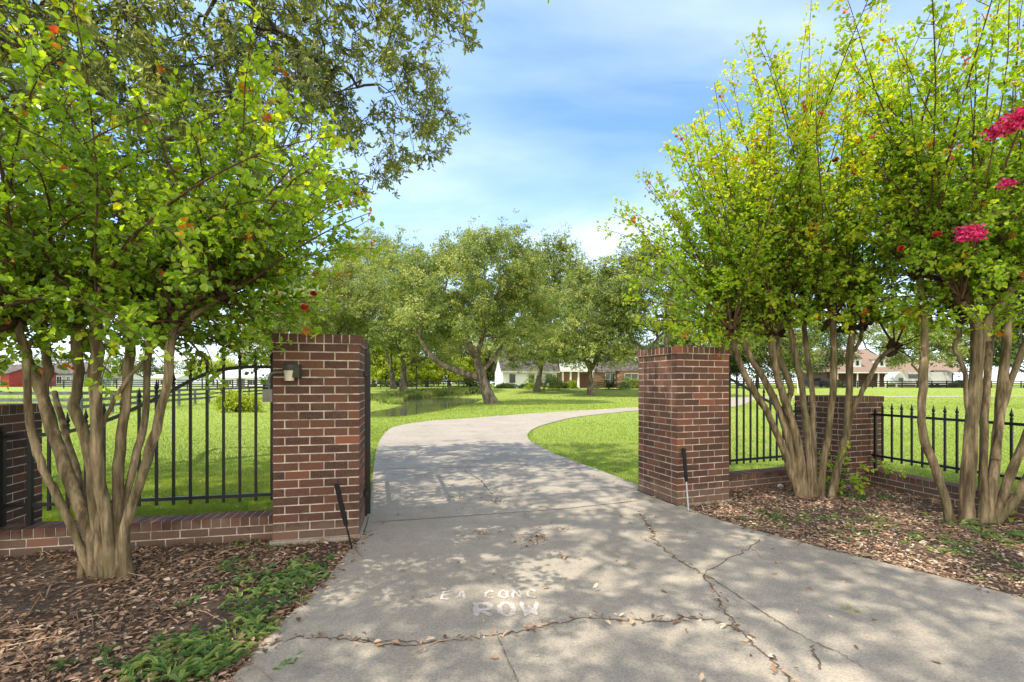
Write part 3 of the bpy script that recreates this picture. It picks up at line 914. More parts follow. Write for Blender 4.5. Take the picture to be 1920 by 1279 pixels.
# --- right myrtle at the picture edge
D = 4.95
stems = [
    ([(1786, 984), (1762, 902), (1735, 830), (1728, 776), (1731, 711), (1735, 650), (1732, 581), (1724, 515)], .047, .042, .25),
    ([(1812, 985), (1816, 884), (1824, 776), (1831, 704), (1834, 610)], .075, .066, .0),
    ([(1834, 620), (1820, 592), (1802, 566)], .052, .044, -.1),
    ([(1834, 620), (1832, 557), (1848, 518)], .05, .042, .1),
    ([(1846, 640), (1852, 606), (1871, 576), (1890, 548), (1925, 522)], .052, .044, -.15),
    ([(1822, 800), (1812, 750), (1807, 689), (1790, 651), (1798, 629), (1796, 596)], .028, .024, .2),
    ([(1842, 980), (1845, 812), (1852, 704), (1857, 632), (1862, 560)], .045, .038, .35),
    ([(1850, 988), (1860, 915), (1871, 812), (1882, 704), (1888, 614), (1890, 550)], .055, .048, .15),
    ([(1862, 986), (1885, 918), (1920, 830), (1962, 735)], .05, .045, -.1),
    ([(1858, 992), (1902, 936), (1945, 870), (2000, 760)], .055, .045, -.3),
    ([(1866, 860), (1879, 776), (1915, 660), (1940, 600)], .04, .03, .1),
]
kn = [((1724, 512), .25), ((1802, 562), -.1), ((1848, 514), .1), ((1925, 520), -.15), ((1797, 594), .2), ((1862, 556), .35), ((1890, 546), .15), ((1962, 730), -.1), ((1880, 500), .3), ((1940, 600), .2), ((1760, 470), .5)]
knobs = [(at(x, y, D + dd), .085) for (x, y), dd in kn]
sh = []
cx = 5.0
for j, (c, r) in enumerate(knobs):
    for i in range(12):
        a = rs.normal() * .45 + (c[0] - cx) * .2 - .08
        b = rs.normal() * .38 + .10
        ln = rs.uniform(1.8, 3.9) * (1 - .3 * min(1, abs(a)))
        sh.append((c, unit(np.array([a, b, 1.0])), ln, dict(droop=.02, r0=rs.uniform(.009, .017), twig=(.10, .30), t0=.08, red=.012)))
    for i in range(5):
        d = unit(np.array([rs.normal() * .9 - .3, rs.normal() * .7 - .1, rs.uniform(.05, .7)]))
        sh.append((c, d, rs.uniform(.6, 1.5), dict(droop=.2, r0=.007, twig=(.08, .24), t0=.08)))
for (sx, sy), dd, (ex, ey), ed in [((1724, 515), .2, (1610, 420), 5.3), ((1724, 515), .2, (1590, 520), 5.4), ((1802, 562), 0, (1660, 580), 5.1), ((1802, 562), 0, (1730, 640), 4.7), ((1797, 594), .2, (1700, 690), 5.6), ((1862, 556), .3, (1800, 690), 5.6), ((1760, 470), .4, (1620, 300), 5.5), ((1724, 515), .2, (1660, 30), 5.2), ((1724, 515), .2, (1600, 120), 5.4), ((1760, 470), .4, (1610, 200), 5.6), ((1724, 515), .2, (1700, 20), 5.4), ((1760, 470), .4, (1640, 380), 5.4), ((1797, 594), .2, (1640, 640), 5.5), ((1890, 546), .2, (1880, 700), 5.6)]:
    a = at(sx, sy, D + dd); b = at(ex, ey, ed)
    for q in range(2):
        bb = b + rs.normal(size=3) * .2 * q
        sh.append((a, bb - a, np.linalg.norm(bb - a) * 1.02, dict(droop=.03, r0=.010, twig=(.09, .24), t0=.08, red=.009)))
def clipR2(p):
    x, y = proj(p)
    lim = np.interp(y, [0, 100, 300, 450, 600, 700], [1560, 1570, 1590, 1590, 1600, 1660])
    return (x > lim) & (p[:, 1] > 2.6) & ((y < 600) | (RNG.random(len(p)) < np.interp(y, [600, 700, 800], [.8, .45, .03])))
fl = [(at(1815, 442, 4.2), .14, False), (at(1906, 232, 3.7), .16, False), (at(1864, 250, 3.8), .09, False), (at(1890, 345, 3.8), .055, False), (at(1758, 440, 4.5), .04, True), (at(1690, 466, 4.8), .03, True)]
myrtle('crape myrtle with crimson flower heads at the right picture edge', (gp(1838, 986)[0], gp(1838, 986)[1], 0), D, stems, knobs, sh, .047, fl, [(np.r_[gp(1905, 985)[:2], .02], 3, .2)], .38, clipR2, .11, 7, .040)

# ------------------------------------------------------------------ general trees
def grow(mb, pts, start, r0, N, depth=0, mats=0, bias=.48, rmin=.02, seg=3, jit=.05, n=6):
    """binary branching from start to every point"""
    k = len(pts)
    r1 = max(rmin, r0 * .985 * (k / N) ** .46)
    c = pts.mean(0)
    L = np.linalg.norm(c - start)
    if k <= 2 or depth > 11:
        for p in pts:
            m = (start + p) / 2 + RNG.normal(size=3) * jit * np.linalg.norm(p - start)
            mb.tube([start, m, p], [r1, r1 * .8, rmin * .5], 4, .5, mats, False)
        return
    end = start + (c - start) * bias
    if depth > 0:
        m = (start + end) / 2 + RNG.normal(size=3) * jit * L
        mb.tube([start, m, end], [r1 * 1.08, r1, r1 * .92], n if r1 > .06 else 4, .5, mats, False)
    else:
        end = start
    v = pts - c
    u, s, vt = np.linalg.svd(v, full_matrices=False)
    pr = v @ vt[0]
    a = pr < np.median(pr) + RNG.normal() * .1 * pr.std()
    if a.all() or not a.any(): a = pr < np.median(pr)
    for sel in (a, ~a):
        if sel.sum(): grow(mb, pts[sel], end, r0, N, depth + 1, mats, bias, rmin, seg, jit, n)

def crown_points(c, r, n, shell=.55, low=-.75):
    d = rdir(n * 3)
    d = d[d[:, 2] > low][:n]
    rad = RNG.uniform(shell, 1, len(d)) ** .8
    return np.asarray(c) + d * rad[:, None] * np.asarray(r)

def tree(name, label, base, top, crown, nb, br, nleaf, lsize, rtr, mat=None, bark=None, lean=None, boughs=(), group='trees on the lawn around the pond', tintm=.45, cat='tree', keep=None, flat=.75, sprigs=14):
    """crown: list of (centre, radii, share)"""
    mat = mat or M_TREEL; bark = bark or M_FBARK
    base = np.array(base, float); top = np.array(top, float)
    root = empty(name, base, label, cat, group)
    mt = MB()
    mid = (base + top) / 2 + (np.array(lean) if lean is not None else 0)
    P = spline([base - [0, 0, .1], mid, top], 5)
    t = np.linspace(0, 1, len(P))
    mt.tube(P, rtr * (1 - .35 * t) * (1 + .45 * np.exp(-t * 7)), 10)
    B = np.concatenate([crown_points(c, r, int(nb * s)) for c, r, s in crown])
    if keep is not None: B = B[keep(B)]
    starts = [(top, rtr * .65)]
    for bp, r0 in boughs:
        Q = spline(bp, 5); mt.tube(Q, np.linspace(r0, r0 * .55, len(Q)), 8)
        starts.append((Q[-1], r0 * .55)); starts.append((Q[len(Q) // 2], r0 * .6))
    S = np.array([s[0] for s in starts])
    near = np.argmin(np.linalg.norm(B[:, None] - S[None], axis=2) + (np.arange(len(S)) == 0) * (-.8), axis=1)
    for i, (s, r) in enumerate(starts):
        b = B[near == i]
        if len(b): grow(mt, b, s, r, len(b), rmin=max(.012, rtr * .05), jit=.07)
    mt.build('trunk', bark, root)
    # leaves
    ctr = np.average(np.array([c for c, r, s in crown]), axis=0, weights=[s for c, r, s in crown])
    per = 16
    k = max(1, nleaf // len(B) // per)
    rb = br * RNG.uniform(.55, 1.25, len(B))
    tb = tintm + RNG.normal(size=len(B)) * .12
    ib = np.repeat(np.arange(len(B)), k)
    d = rdir(len(ib))
    sub = B[ib] + d * (rb[ib] * RNG.random(len(ib)) ** .4)[:, None] * np.array([1, 1, flat])
    ts_ = tb[ib] + RNG.normal(size=len(ib)) * .19
    sn = unit(d * .5 + unit(sub - ctr) * .4 + rdir(len(ib)) * .4 + np.array([0, 0, .3]))
    # ragged sprays that poke out of the outline
    top_ = np.argsort(-(B[:, 2] + RNG.normal(size=len(B)) * br * 1.5))[:sprigs * 3]
    for z in RNG.choice(top_, min(sprigs, len(top_)), replace=False):
        a = unit((B[z] - ctr) * .5 + np.array([RNG.normal() * .8, RNG.normal() * .8, 1.2]) * np.linalg.norm(B[z] - ctr) * .4)
        m = RNG.integers(5, 12); L = br * RNG.uniform(.9, 1.7)
        q = B[z] + a * L * RNG.random(m)[:, None] + RNG.normal(size=(m, 3)) * br * .2
        sub = np.concatenate([sub, q]); ts_ = np.concatenate([ts_, np.full(m, tb[z] + .08)]); sn = np.concatenate([sn, np.repeat(a[None], m, 0)])
    idx = np.repeat(np.arange(len(sub)), per)
    sr = lsize * RNG.uniform(1.0, 2.2, len(sub))
    pos = sub[idx] + RNG.normal(size=(len(idx), 3)) * (sr[idx] * .55)[:, None] * [1, 1, .7]
    ov = unit(pos - ctr)
    n = len(pos)
    nr = unit(sn[idx] + rdir(n) * .55)
    tint = np.clip(ts_[idx] + RNG.normal(size=n) * .12, 0, 1)
    L = lsize * RNG.uniform(.6, 1.3, n)
    mb = MB()
    add_diamonds(mb, pos, rdir(n), nr, L, L * RNG.uniform(.45, .75, n), tint)
    mb.build('crown', mat, root)
    return root

def gnd(px, d):
    x = (px - 960) * d / F
    return np.array([x, d, float(hgt(np.array([x]), np.array([float(d)]))[0])])
def C(px, py, d, rx, ry, rd, s):
    """crown lobe centred at a pixel, radii in pixels (rx, ry) and metres in depth"""
    return (at(px, py, d), (rx * d / F, rd, ry * d / F), s)

# the leaning oak by the pond
d = 35.7
tree('live_oak', 'large leaning live oak with a long horizontal limb beside the pond', gnd(922, d), at(893, 668, d - .2),
     [C(880, 545, d, 150, 92, 5.6, .5), C(940, 500, d, 85, 75, 4.5, .18), C(815, 612, d - 1, 105, 66, 4.5, .22), C(985, 590, d, 70, 65, 4, .15)], 210, 1.25, 95000, .165, .46,
     lean=(-.15, 0, .1), boughs=[([at(908, 712, d), at(862, 697, d - .6), at(820, 678, d - 1.2), at(790, 640, d - 1.5)], .30), ([at(893, 668, d), at(878, 640, d), at(868, 600, d + .3)], .26), ([at(905, 695, d), at(925, 672, d + .3), at(948, 640, d + .8)], .22), ([at(893, 668, d), at(905, 630, d - .6), at(915, 580, d - 1)], .22)], tintm=.50, sprigs=26)
d = 54.
tree('live_oak', 'smaller forked live oak near the house front door', gnd(1108, d), at(1106, 695, d),
     [C(1108, 598, d, 95, 98, 6, .7), C(1080, 630, d - 2, 65, 55, 4, .2), C(1150, 635, d, 60, 58, 4, .22), C(1065, 655, d - 2, 40, 36, 3, .12), C(1120, 662, d - 3, 62, 34, 3, .14)], 150, 1.5, 55000, .22, .42, lean=(0, 0, 0),
     boughs=[([at(1106, 698, d), at(1122, 665, d), at(1130, 640, d)], .25)], tintm=.47)
d = 61.
tree('live_oak', 'live oak leaning over the white wing of the house', gnd(1006, d), at(1018, 668, d),
     [C(1030, 560, d, 80, 112, 6, .7), C(1000, 650, d - 2, 56, 46, 4, .25), C(975, 668, d - 4, 40, 26, 3, .1), C(1060, 540, d, 55, 65, 5, .2)], 130, 1.7, 42000, .25, .40, tintm=.40)
d = 60.
tree('live_oak', 'live oak with a dark straight trunk behind the pond reeds', gnd(756, d), at(757, 685, d),
     [C(740, 560, d, 95, 112, 7, .65), C(790, 620, d, 60, 60, 5, .2), C(700, 610, d - 2, 60, 64, 5, .2), C(800, 660, d - 1, 50, 34, 4, .14)], 150, 1.75, 50000, .25, .50, tintm=.45,
     boughs=[([at(757, 690, d), at(775, 678, d - 1), at(800, 672, d - 2)], .2)])
d = 68.
tree('live_oak', 'pale trunked live oak behind the tree with the dark straight trunk', gnd(738, d), at(733, 688, d),
     [C(700, 562, d, 95, 118, 7, 1.0)], 130, 2.0, 38000, .28, .42, tintm=.55)
d = 50.
tree('live_oak', 'live oak rising above the left brick pillar', gnd(612, d), at(606, 680, d),
     [C(600, 580, d, 105, 88, 6, .6), C(665, 545, d, 75, 92, 5, .3), C(640, 640, d, 70, 45, 5, .2)], 150, 1.55, 48000, .22, .42, tintm=.52)
d = 44.
tree('live_oak', 'grey green live oak left of the lamp pillar behind the iron fence', gnd(535, d), at(540, 690, d),
     [C(530, 600, d, 85, 62, 5, .7), C(500, 650, d, 55, 45, 4, .3)], 120, 1.3, 34000, .20, .35, tintm=.48)
d = 52.
tree('live_oak', 'dense green live oak partly hidden by the right pillar and myrtle', gnd(1232, d), at(1225, 672, d),
     [C(1215, 560, d, 90, 95, 6, .75), C(1160, 540, d + 2, 55, 70, 5, .25)], 150, 1.6, 48000, .23, .50, tintm=.42, boughs=[([at(1225, 680, d), at(1205, 652, d), at(1185, 640, d)], .25)])
d = 96.
for i, (px, py, rx, ry, lab, nm, mt) in enumerate([
    (640, 655, 90, 66, 'far background tree behind the left pillar top', 'background_tree', M_TREEL), (800, 662, 85, 62, 'light green far tree seen under the horizontal oak limb', 'background_tree', M_BRIGHTL), (880, 640, 80, 85, 'tall far tree behind the leaning oak crown', 'background_tree', M_TREEL),
    (745, 698, 60, 24, 'low bushy tree line beyond the pond behind the dark post', 'background_tree', M_BRIGHTL), (842, 696, 60, 24, 'low bright bushes beyond the pond under the horizontal limb', 'background_tree', M_BRIGHTL), (905, 690, 50, 30, 'low dark tree beside the white wing gable', 'background_tree', M_DARKL), (1260, 680, 70, 42, 'low tree behind the right end of the brick house', 'background_tree', M_DARKL),
    (960, 630, 90, 95, 'far tree rising behind the white house wing', 'background_tree', M_TREEL), (1075, 610, 95, 95, 'far tree rising behind the brick house roof', 'background_tree', M_DARKL), (700, 675, 70, 52, 'bushy far tree behind the pond left end', 'background_tree', M_BRIGHTL)]):
    dd = d + 6 * (i % 3)
    tree(nm, lab, gnd(px, dd), at(px, 700, dd), [C(px, py, dd, rx, ry, 8, 1)], 110, 2.6, 18000, .45, .4, mat=mt, tintm=.55, group='far trees behind the pond and house', sprigs=8)
for i, (px, py, rx, ry, dd, lab, mt) in enumerate([
    (1330, 600, 100, 105, 74, 'tall live oak behind the right gate pillar and myrtle', M_TREEL), (1460, 640, 80, 85, 78, 'wide tree filling the gap behind the right myrtle stems', M_TREEL), (1420, 655, 80, 72, 84, 'dark tree behind the right arched fence', M_DARKL), (1520, 660, 64, 66, 90, 'dark tree left of the brown roofed house', M_DARKL), (1725, 648, 62, 50, 82, 'pale grey green tree in front of the brown roofed house', M_TREEL), (1320, 655, 80, 70, 88, 'dark tree behind the right gate pillar', M_DARKL),
    (1850, 650, 60, 58, 84, 'dark tree right of the brown roofed house', M_DARKL), (1925, 610, 75, 90, 80, 'tall dark tree at the far right edge', M_DARKL), (1640, 610, 70, 50, 112, 'far tree crown above the brown roof', M_TREEL)]):
    tree('paddock_tree', lab, gnd(px, dd), at(px, 700, dd), [C(px, py, dd, rx, ry, 6, 1)], 100, 2.0, 17000, .36, .38, mat=mt, tintm=.5, group='trees around the right paddock', sprigs=8)
for i, (px, py, rx, ry, dd, lab, mt) in enumerate([
    (20, 690, 60, 26, 170, 'low distant tree beside the red barn', M_TREEL), (120, 684, 55, 26, 180, 'low distant tree above the sage green house', M_DARKL), (215, 690, 50, 22, 165, 'low distant tree right of the sage green house', M_TREEL), (262, 694, 40, 24, 160, 'low distant tree left of the tan shed', M_DARKL),
    (340, 696, 50, 22, 170, 'low distant tree right of the tan shed', M_TREEL), (400, 690, 36, 26, 150, 'rounded distant tree left of the white farmhouse', M_BRIGHTL), (440, 694, 40, 22, 175, 'low distant tree behind the white farmhouse', M_TREEL), (500, 690, 45, 30, 150, 'distant tree right of the white farmhouse', M_TREEL)]):
    tree('distant_tree', lab, gnd(px, dd), at(px, 712, dd), [C(px, py, dd, rx, ry, 7, 1)], 45, 2.2, 3500, .6, .4, mat=mt, tintm=.55, group='distant trees beyond the left paddock', sprigs=4)

# ------------------------------------------------------------------ big live oak overhead on the left
def oak_overhead():
    base = np.array([-10.2, 5.2, 0.]); fork = np.array([-9.8, 5.2, 3.6])
    root = empty('live_oak', base, 'large live oak spreading over the left foreground above the gate', 'tree', 'trees on the lawn around the pond')
    n = 26000
    c = np.array([-5.0, 4.4, 7.8]); r = np.array([7.4, 7.2, 4.4])
    d = rdir(n); B = c + d * (RNG.random(n) ** (1 / 2.6))[:, None] * r
    x, y = proj(B)
    dist = np.linalg.norm(B - [0, 0, CAMZ], axis=1)
    inframe = (B[:, 1] > .3) & (y > -60) & (x > -150) & (x < 2000)
    lim = np.interp(y, [-60, 0, 40, 66, 80, 110, 150, 200, 260, 300, 320, 350, 390, 420, 480, 560, 650], [955, 950, 930, 890, 800, 800, 825, 840, 850, 835, 770, 715, 690, 630, 620, 570, 540])
    ok = np.where(inframe, (x < lim) & (dist > 6.6) & (y < 600) & (dist < 12), (B[:, 0] < 1.3 - .15 * np.maximum(0, B[:, 1] - 2)) & (B[:, 2] > 5.0) & (B[:, 1] > -3.0))
    # clumped: keep only points near a set of seeds, so gaps stay
    B, vis = B[ok], inframe[ok]
    Bv, Bo = B[vis], B[~vis]
    def clumped(Q, ns, rad, m):
        seeds = Q[RNG.choice(len(Q), min(ns, len(Q)), replace=False)]
        dm = np.min(np.linalg.norm(Q[:, None] - seeds[None], axis=2), axis=1)
        Q = Q[dm < rad]
        return Q[RNG.permutation(len(Q))[:m]]
    shx = Bo[:, 0] + .92 * .554 * Bo[:, 2]; shy = Bo[:, 1] + .39 * .554 * Bo[:, 2]
    qx = Bo[:, 0] + .92 * .554 * (Bo[:, 2] - 3.6); qy = Bo[:, 1] + .39 * .554 * (Bo[:, 2] - 3.6)
    over = (qx > -5.6) & (qx < -1.7) & (qy > 2.5) & (qy < 6.5) & (Bo[:, 2] > 3.6)
    kp = ~over | (RNG.random(len(Bo)) < .10)
    Bo, shx, shy = Bo[kp], shx[kp], shy[kp]
    hit = (shx > -4.5) & (shx < 6.6) & (shy > 1.4) & (shy < 6.2)
    Bo2 = Bo[~hit]
    H = Bo[hit]; cxy = np.floor(np.c_[shx[hit], shy[hit]] / .5 + 50).astype(int)
    pick = []
    for key in {tuple(q) for q in cxy}:
        if RNG.random() < .70:
            w_ = np.where((cxy == key).all(1))[0]
            pick.append(RNG.choice(w_, min(len(w_), 5), replace=False))
    Bo1 = H[np.concatenate(pick)]
    B = np.concatenate([clumped(Bv, 150, .52, 610), Bo1, Bo2[RNG.permutation(len(Bo2))[:420]]])
    mt = MB()
    P = spline([base - [0, 0, .2], (base + fork) / 2 + [.1, 0, 0], fork], 5); t = np.linspace(0, 1, len(P))
    mt.tube(P, .42 * (1 - .25 * t) * (1 + .4 * np.exp(-t * 7)), 12)
    boughs = [([fork, [-8.4, 6.2, 6.4], at(250, -70, 7.6), at(455, 5, 7.8), at(590, 112, 8.0), at(700, 165, 8.2)], .11),
              ([fork, [-8.8, 7.6, 5.6], at(95, 122, 8.8), at(145, 140, 9.0), at(300, 250, 9.2), at(430, 245, 9.3), at(540, 300, 9.4), at(650, 370, 9.5)], .10),
              ([fork, [-8.6, 7.0, 5.0], at(60, 330, 9.4), at(260, 400, 9.8), at(470, 430, 10.2), at(590, 440, 10.4)], .09),
              ([fork, [-8.0, 5.2, 6.6], at(380, -150, 7.2), at(620, -90, 7.2), at(760, -60, 7.4)], .09),
              ([fork, [-7.4, 4.0, 6.6], [-4.8, 3.2, 8.6], [-2.0, 2.6, 9.6], [0.2, 2.6, 9.0]], .20),
              ([fork, [-8.0, 2.6, 6.2], [-6.0, .8, 8.2], [-3.4, 0, 9.0]], .18),
              ([fork, [-10.4, 6.6, 6.0], [-9.4, 8.0, 8.0], [-7.0, 8.6, 10.0]], .17)]
    S = [fork]; R = [.25]
    for bp, r0 in boughs:
        Q = spline(np.array(bp, float), 7); Q[1:] += RNG.normal(size=Q[1:].shape) * .05
        rr = np.linspace(r0, .02, len(Q)); mt.tube(Q, rr, 9)
        for i in range(5, len(Q), 2): S.append(Q[i]); R.append(rr[i] * .8)
    S = np.array(S)
    dS = np.linalg.norm(B[:, None] - S[None], axis=2)
    px_, py_ = proj(B)
    okb = (dS.min(1) < 1.9) | (py_ < -60) | (px_ < 600)
    B, dS = B[okb], dS[okb]; near = np.argmin(dS, axis=1)
    for i in range(len(S)):
        b = B[near == i]
        if len(b): grow(mt, b, S[i], min(R[i], .022 + .002 * len(b)), len(b), rmin=.006, jit=.09, bias=.42)
    mt.build('trunk', M_OBARK, root)
    mb = MB(); mtw = MB()
    ctr = c
    pos = []; ax = []; tn = []
    for b in B:
        o = unit(unit(b - ctr) * .7 + np.array([0, 0, -.1]))
        tb = RNG.normal() * .15 + .42
        for j in range(7):
            td = unit(o * .7 + rdir(1)[0] * .9); tl = RNG.uniform(.16, .42)
            e = b + td * tl
            mtw.tube([b, e], [.005, .002], 3, .5, 0, False)
            k = 11
            s = RNG.uniform(.3, 1.05, k) ** .7
            pos.append(b + td * tl * s[:, None]); ax.append(unit(td * .6 + rdir(k) * .75)); tn.append(np.clip(tb + RNG.normal(size=k) * .17, 0, 1))
    pos = np.concatenate(pos); ax = np.concatenate(ax); tn = np.concatenate(tn)
    n = len(pos); L = RNG.uniform(.065, .125, n)
    add_leaves(mb, pos, ax, unit(rdir(n) * .9 + [0, 0, .5]), L, L * RNG.uniform(.27, .38, n), tn, .1, .08, shape=(.35, .42, .72, .5))
    mtw.build('twigs', M_OBARK, root)['kind'] = 'stuff'
    mb.build('crown', M_OAKL, root)
oak_overhead()

# ------------------------------------------------------------------ shrubs and plants
def shrub(name, label, c, r, n, ls, mat, group=None, tintm=.45, spiky=False):
    root = empty(name, c, label, 'shrub', group)
    mb = MB(); c = np.asarray(c, float); r = np.asarray(r, float)
    ms = MB()
    for i in range(7):
        e = c + rdir(1)[0] * r * .6 * [1, 1, .5] + [0, 0, r[2] * .9]
        ms.tube([c - [0, 0, .05], (c + e) / 2, e], [.03, .02, .008], 4, .5, 0, False)
    ms.build('stem', M_TWIG, root)
    if spiky:
        k = n
        a = RNG.uniform(0, 2 * np.pi, k); el = RNG.uniform(.05, 1.4, k)
        for i in range(k):
            d = np.array([math.cos(a[i]) * math.cos(el[i]), math.sin(a[i]) * math.cos(el[i]), math.sin(el[i])])
            P = [c + [0, 0, r[2] * .15]]
            for s in range(6):
                d = unit(d - np.array([0, 0, .17 * s * .5])); P.append(P[-1] + d * r * .27)
            P = np.array(P)
            ax = unit(np.gradient(P, axis=0))
            for s in range(1, 7):
                sd = unit(np.cross(ax[s], [0, 0, 1.]))
                for sg in (-1, 1):
                    for q in range(3):
                        pp = P[s] + (P[s] - P[s - 1]) * (q / 3 - .4)
                        add_diamonds(mb, (pp + sd * sg * ls * .45)[None], (sd * sg + ax[s] * .5 - [0, 0, .25])[None], np.array([[0, 0, 1.]]), [ls], [ls * .22], [np.clip(tintm + RNG.normal() * .15, 0, 1)])
    else:
        d = rdir(n); d[:, 2] = np.abs(d[:, 2])
        lump = rdir(26) * r * .62; lump[:, 2] = np.abs(lump[:, 2])
        k = RNG.integers(0, 26, n)
        pos = c + lump[k] + rdir(n) * (r * .42) * RNG.random(n)[:, None] ** .5
        pos[:, 2] = np.maximum(pos[:, 2], c[2] + .02)
        tb = RNG.normal(size=26) * .13
        L = ls * RNG.uniform(.6, 1.3, n)
        add_diamonds(mb, pos, rdir(n), unit(rdir(n) + [0, 0, .6]), L, L * .55, np.clip(tintm + tb[k] + RNG.normal(size=n) * .15, 0, 1))
    mb.build('foliage', mat, root)
    return root
shrub('bush', 'bright yellow green bush on the lawn behind the left iron fence', gnd(443, 24.5), (1.35, 1.3, 1.25), 5200, .13, M_BRIGHTL, tintm=.6)
shrub('cycad', 'round bright green sago palm shrub in front of the white wing', gnd(1020, 64), (1.9, 1.9, 2.3), 90, .42, M_BRIGHTL, 'sago palms on the front lawn', .35, True)
shrub('cycad', 'dark low sago palm shrub right of the forked oak', gnd(1142, 66), (2.1, 2.1, 1.5), 90, .42, M_DARKL, 'sago palms on the front lawn', .55, True)
shrub('cycad', 'dark sago palm shrub behind the leaning oak trunk', gnd(881, 70), (1.5, 1.5, 1.5), 80, .42, M_DARKL, 'sago palms on the front lawn', .5, True)
for px, rx, lab, m, hh in [(950, 2.1, 'clipped dark hedge at the left end of the white wing', M_DARKL, .95), (990, 1.9, 'clipped dark hedge along the middle of the white wing', M_DARKL, .9), (1052, 1.7, 'mixed green hedge shrub beside the porch columns', M_DARKL, 1.2), (1072, 1.2, 'yellowish shrub at the porch steps', M_BRIGHTL, 1.4),
                       (1040, 1.0, 'taller dark shrub at the right end of the white wing', M_DARKL, 2.2), (1178, 1.5, 'leafy shrub under the right house window', M_TREEL, 2.0), (1198, 1.3, 'green shrub beside the right house corner', M_TREEL, 1.8)]:
    shrub('hedge_shrub', lab, gnd(px, 71.5), (rx, 1.0, hh), 2600, .22, m, 'shrubs along the house front')
for px, lab in [(1570, 'dark shrub by the porch of the brown roofed house'), (1800, 'dark shrub right of the white trailer'), (1835, 'dark shrub before the far right trees')]:
    shrub('paddock_shrub', lab, gnd(px, 86), (2.2, 1.5, 1.5), 2400, .3, M_DARKL, 'shrubs behind the right paddock fence')

# reeds along the far bank and weeds along the left bank
mb = MB()
RP = resample(np.array([gp(x, y, -.25)[:2] for x, y in [(757, 759), (752, 754), (765, 748), (790, 745.5), (840, 744), (885, 744.2)]]), 60)
pos = []
for p in RP:
    n = int(34 * (1 + p[1] / 40))
    q = p + RNG.normal(size=(n, 2)) * [1.0, 1.2] + [0, 1.6]
    pos.append(q)
pos = np.concatenate(pos); pos = pos[~inpoly(pos[:, 0], pos[:, 1], POND)]
n = len(pos); z = hgt(pos[:, 0], pos[:, 1])
k = 5
P = np.repeat(np.c_[pos, z], k, 0); m = len(P)
hh = np.repeat(RNG.uniform(.5, 1.0, n) * (.3 + .6 * sstep(40, 54, pos[:, 1])), k)
P[:, 2] += RNG.random(m) * hh * .7
ax = unit(rdir(m) * .55 + [0, 0, .9])
clump = np.repeat(np.sin(pos[:, 0] * 1.7) * .2 + np.sin(pos[:, 1] * .9 + pos[:, 0]) * .15, k)
L = RNG.uniform(.25, .55, m)
add_diamonds(mb, P, ax, rdir(m), L, L * RNG.uniform(.15, .45, m), np.clip(.45 + clump + RNG.normal(size=m) * .17, 0, 1))
tag(mb.build('pond_reeds', M_TREEL), 'band of marsh plants along the far pond bank', kind='stuff')

# ------------------------------------------------------------------ grass
def region_grass():
    T = []
    rng = np.random.default_rng(3)
    def scatter(n, dmin, dmax, pxmin, pxmax, h, wpx):
        u = rng.random(n)
        d = 1 / ((1 / dmin) * (1 - u) + (1 / dmax) * u)
        px = rng.uniform(pxmin, pxmax, n)
        x = (px - 960) * d / F
        ok = (~inpoly(x, d, DRIVE) | ((polydist(x, d, DRIVE) < .06) & (d > 5.2) & (rng.random(n) < .5))) & ~inpoly(x, d, POND)
        ok &= ~inpoly(x, d, np.array(BEDL)) & ~inpoly(x, d, np.array(BEDR))
        for o, u_, w_, S in ((LP0, u13, w13, PW), (RP0, u19, w19, QW), (LPI0, u13, w13, .8), (RPI0, u19, w19, .8)):
            rx = (x - o[0]) * u_[0] + (d - o[1]) * u_[1]; ry = (x - o[0]) * w_[0] + (d - o[1]) * w_[1]
            ok &= ~((rx > -.03) & (rx < S + .03) & (ry > -.03) & (ry < S + .03))
        for a, b in ((wl_a, wl_b), (wr_a, wr_b), (wall2_a, wall2_b)):
            e = b - a; t = np.clip(((x - a[0]) * e[0] + (d - a[1]) * e[1]) / (e @ e), 0, 1)
            ok &= np.hypot(x - a[0] - t * e[0], d - a[1] - t * e[1]) > .26
        x, d = x[ok], d[ok]
        z = hgt(x, d)
        m = len(x)
        patch = .14 * np.sin(x * .9 + 1.3 * np.sin(d * .5)) + .12 * np.sin(d * 1.3 + x * .4) + .14 * np.sin(x * .31 + 2.1 * np.sin(d * .17 + 1))
        H = h * rng.uniform(.5, 1.35, m) * (1 + .6 * patch)
        W = wpx * d / F * rng.uniform(.6, 1.2, m)
        a = rng.uniform(0, 2 * np.pi, m)
        lean = rng.normal(size=(m, 2)) * .38
        b = np.c_[x, d, z - .005]
        s = np.c_[np.cos(a) * W / 2, np.sin(a) * W / 2, np.zeros(m)]
        tip = b + np.c_[lean[:, 0] * H, lean[:, 1] * H, H]
        V = np.stack([b - s, b + s, tip], 1).reshape(-1, 3)
        tint = np.clip(.5 + patch + rng.normal(size=m) * .13, 0, 1)
        return V, np.repeat(tint, 3)
    out_ = []
    for args in ((130000, 4.4, 9, -150, 720, .045, 1.1), (70000, 9, 26, -100, 1000, .05, 1.2), (90000, 5.5, 12, 960, 2060, .045, 1.1), (65000, 12, 32, 690, 2000, .05, 1.2), (60000, 26, 62, -50, 1980, .07, 1.3)):
        out_.append(scatter(*args))
    V = np.concatenate([o[0] for o in out_]); t = np.concatenate([o[1] for o in out_])
    mb = MB(); mb.add(V, np.arange(len(V)).reshape(-1, 3), t)
    tag(mb.build('grass', M_GRASS), 'short bright green grass blades over the lawn', kind='stuff')
region_grass()

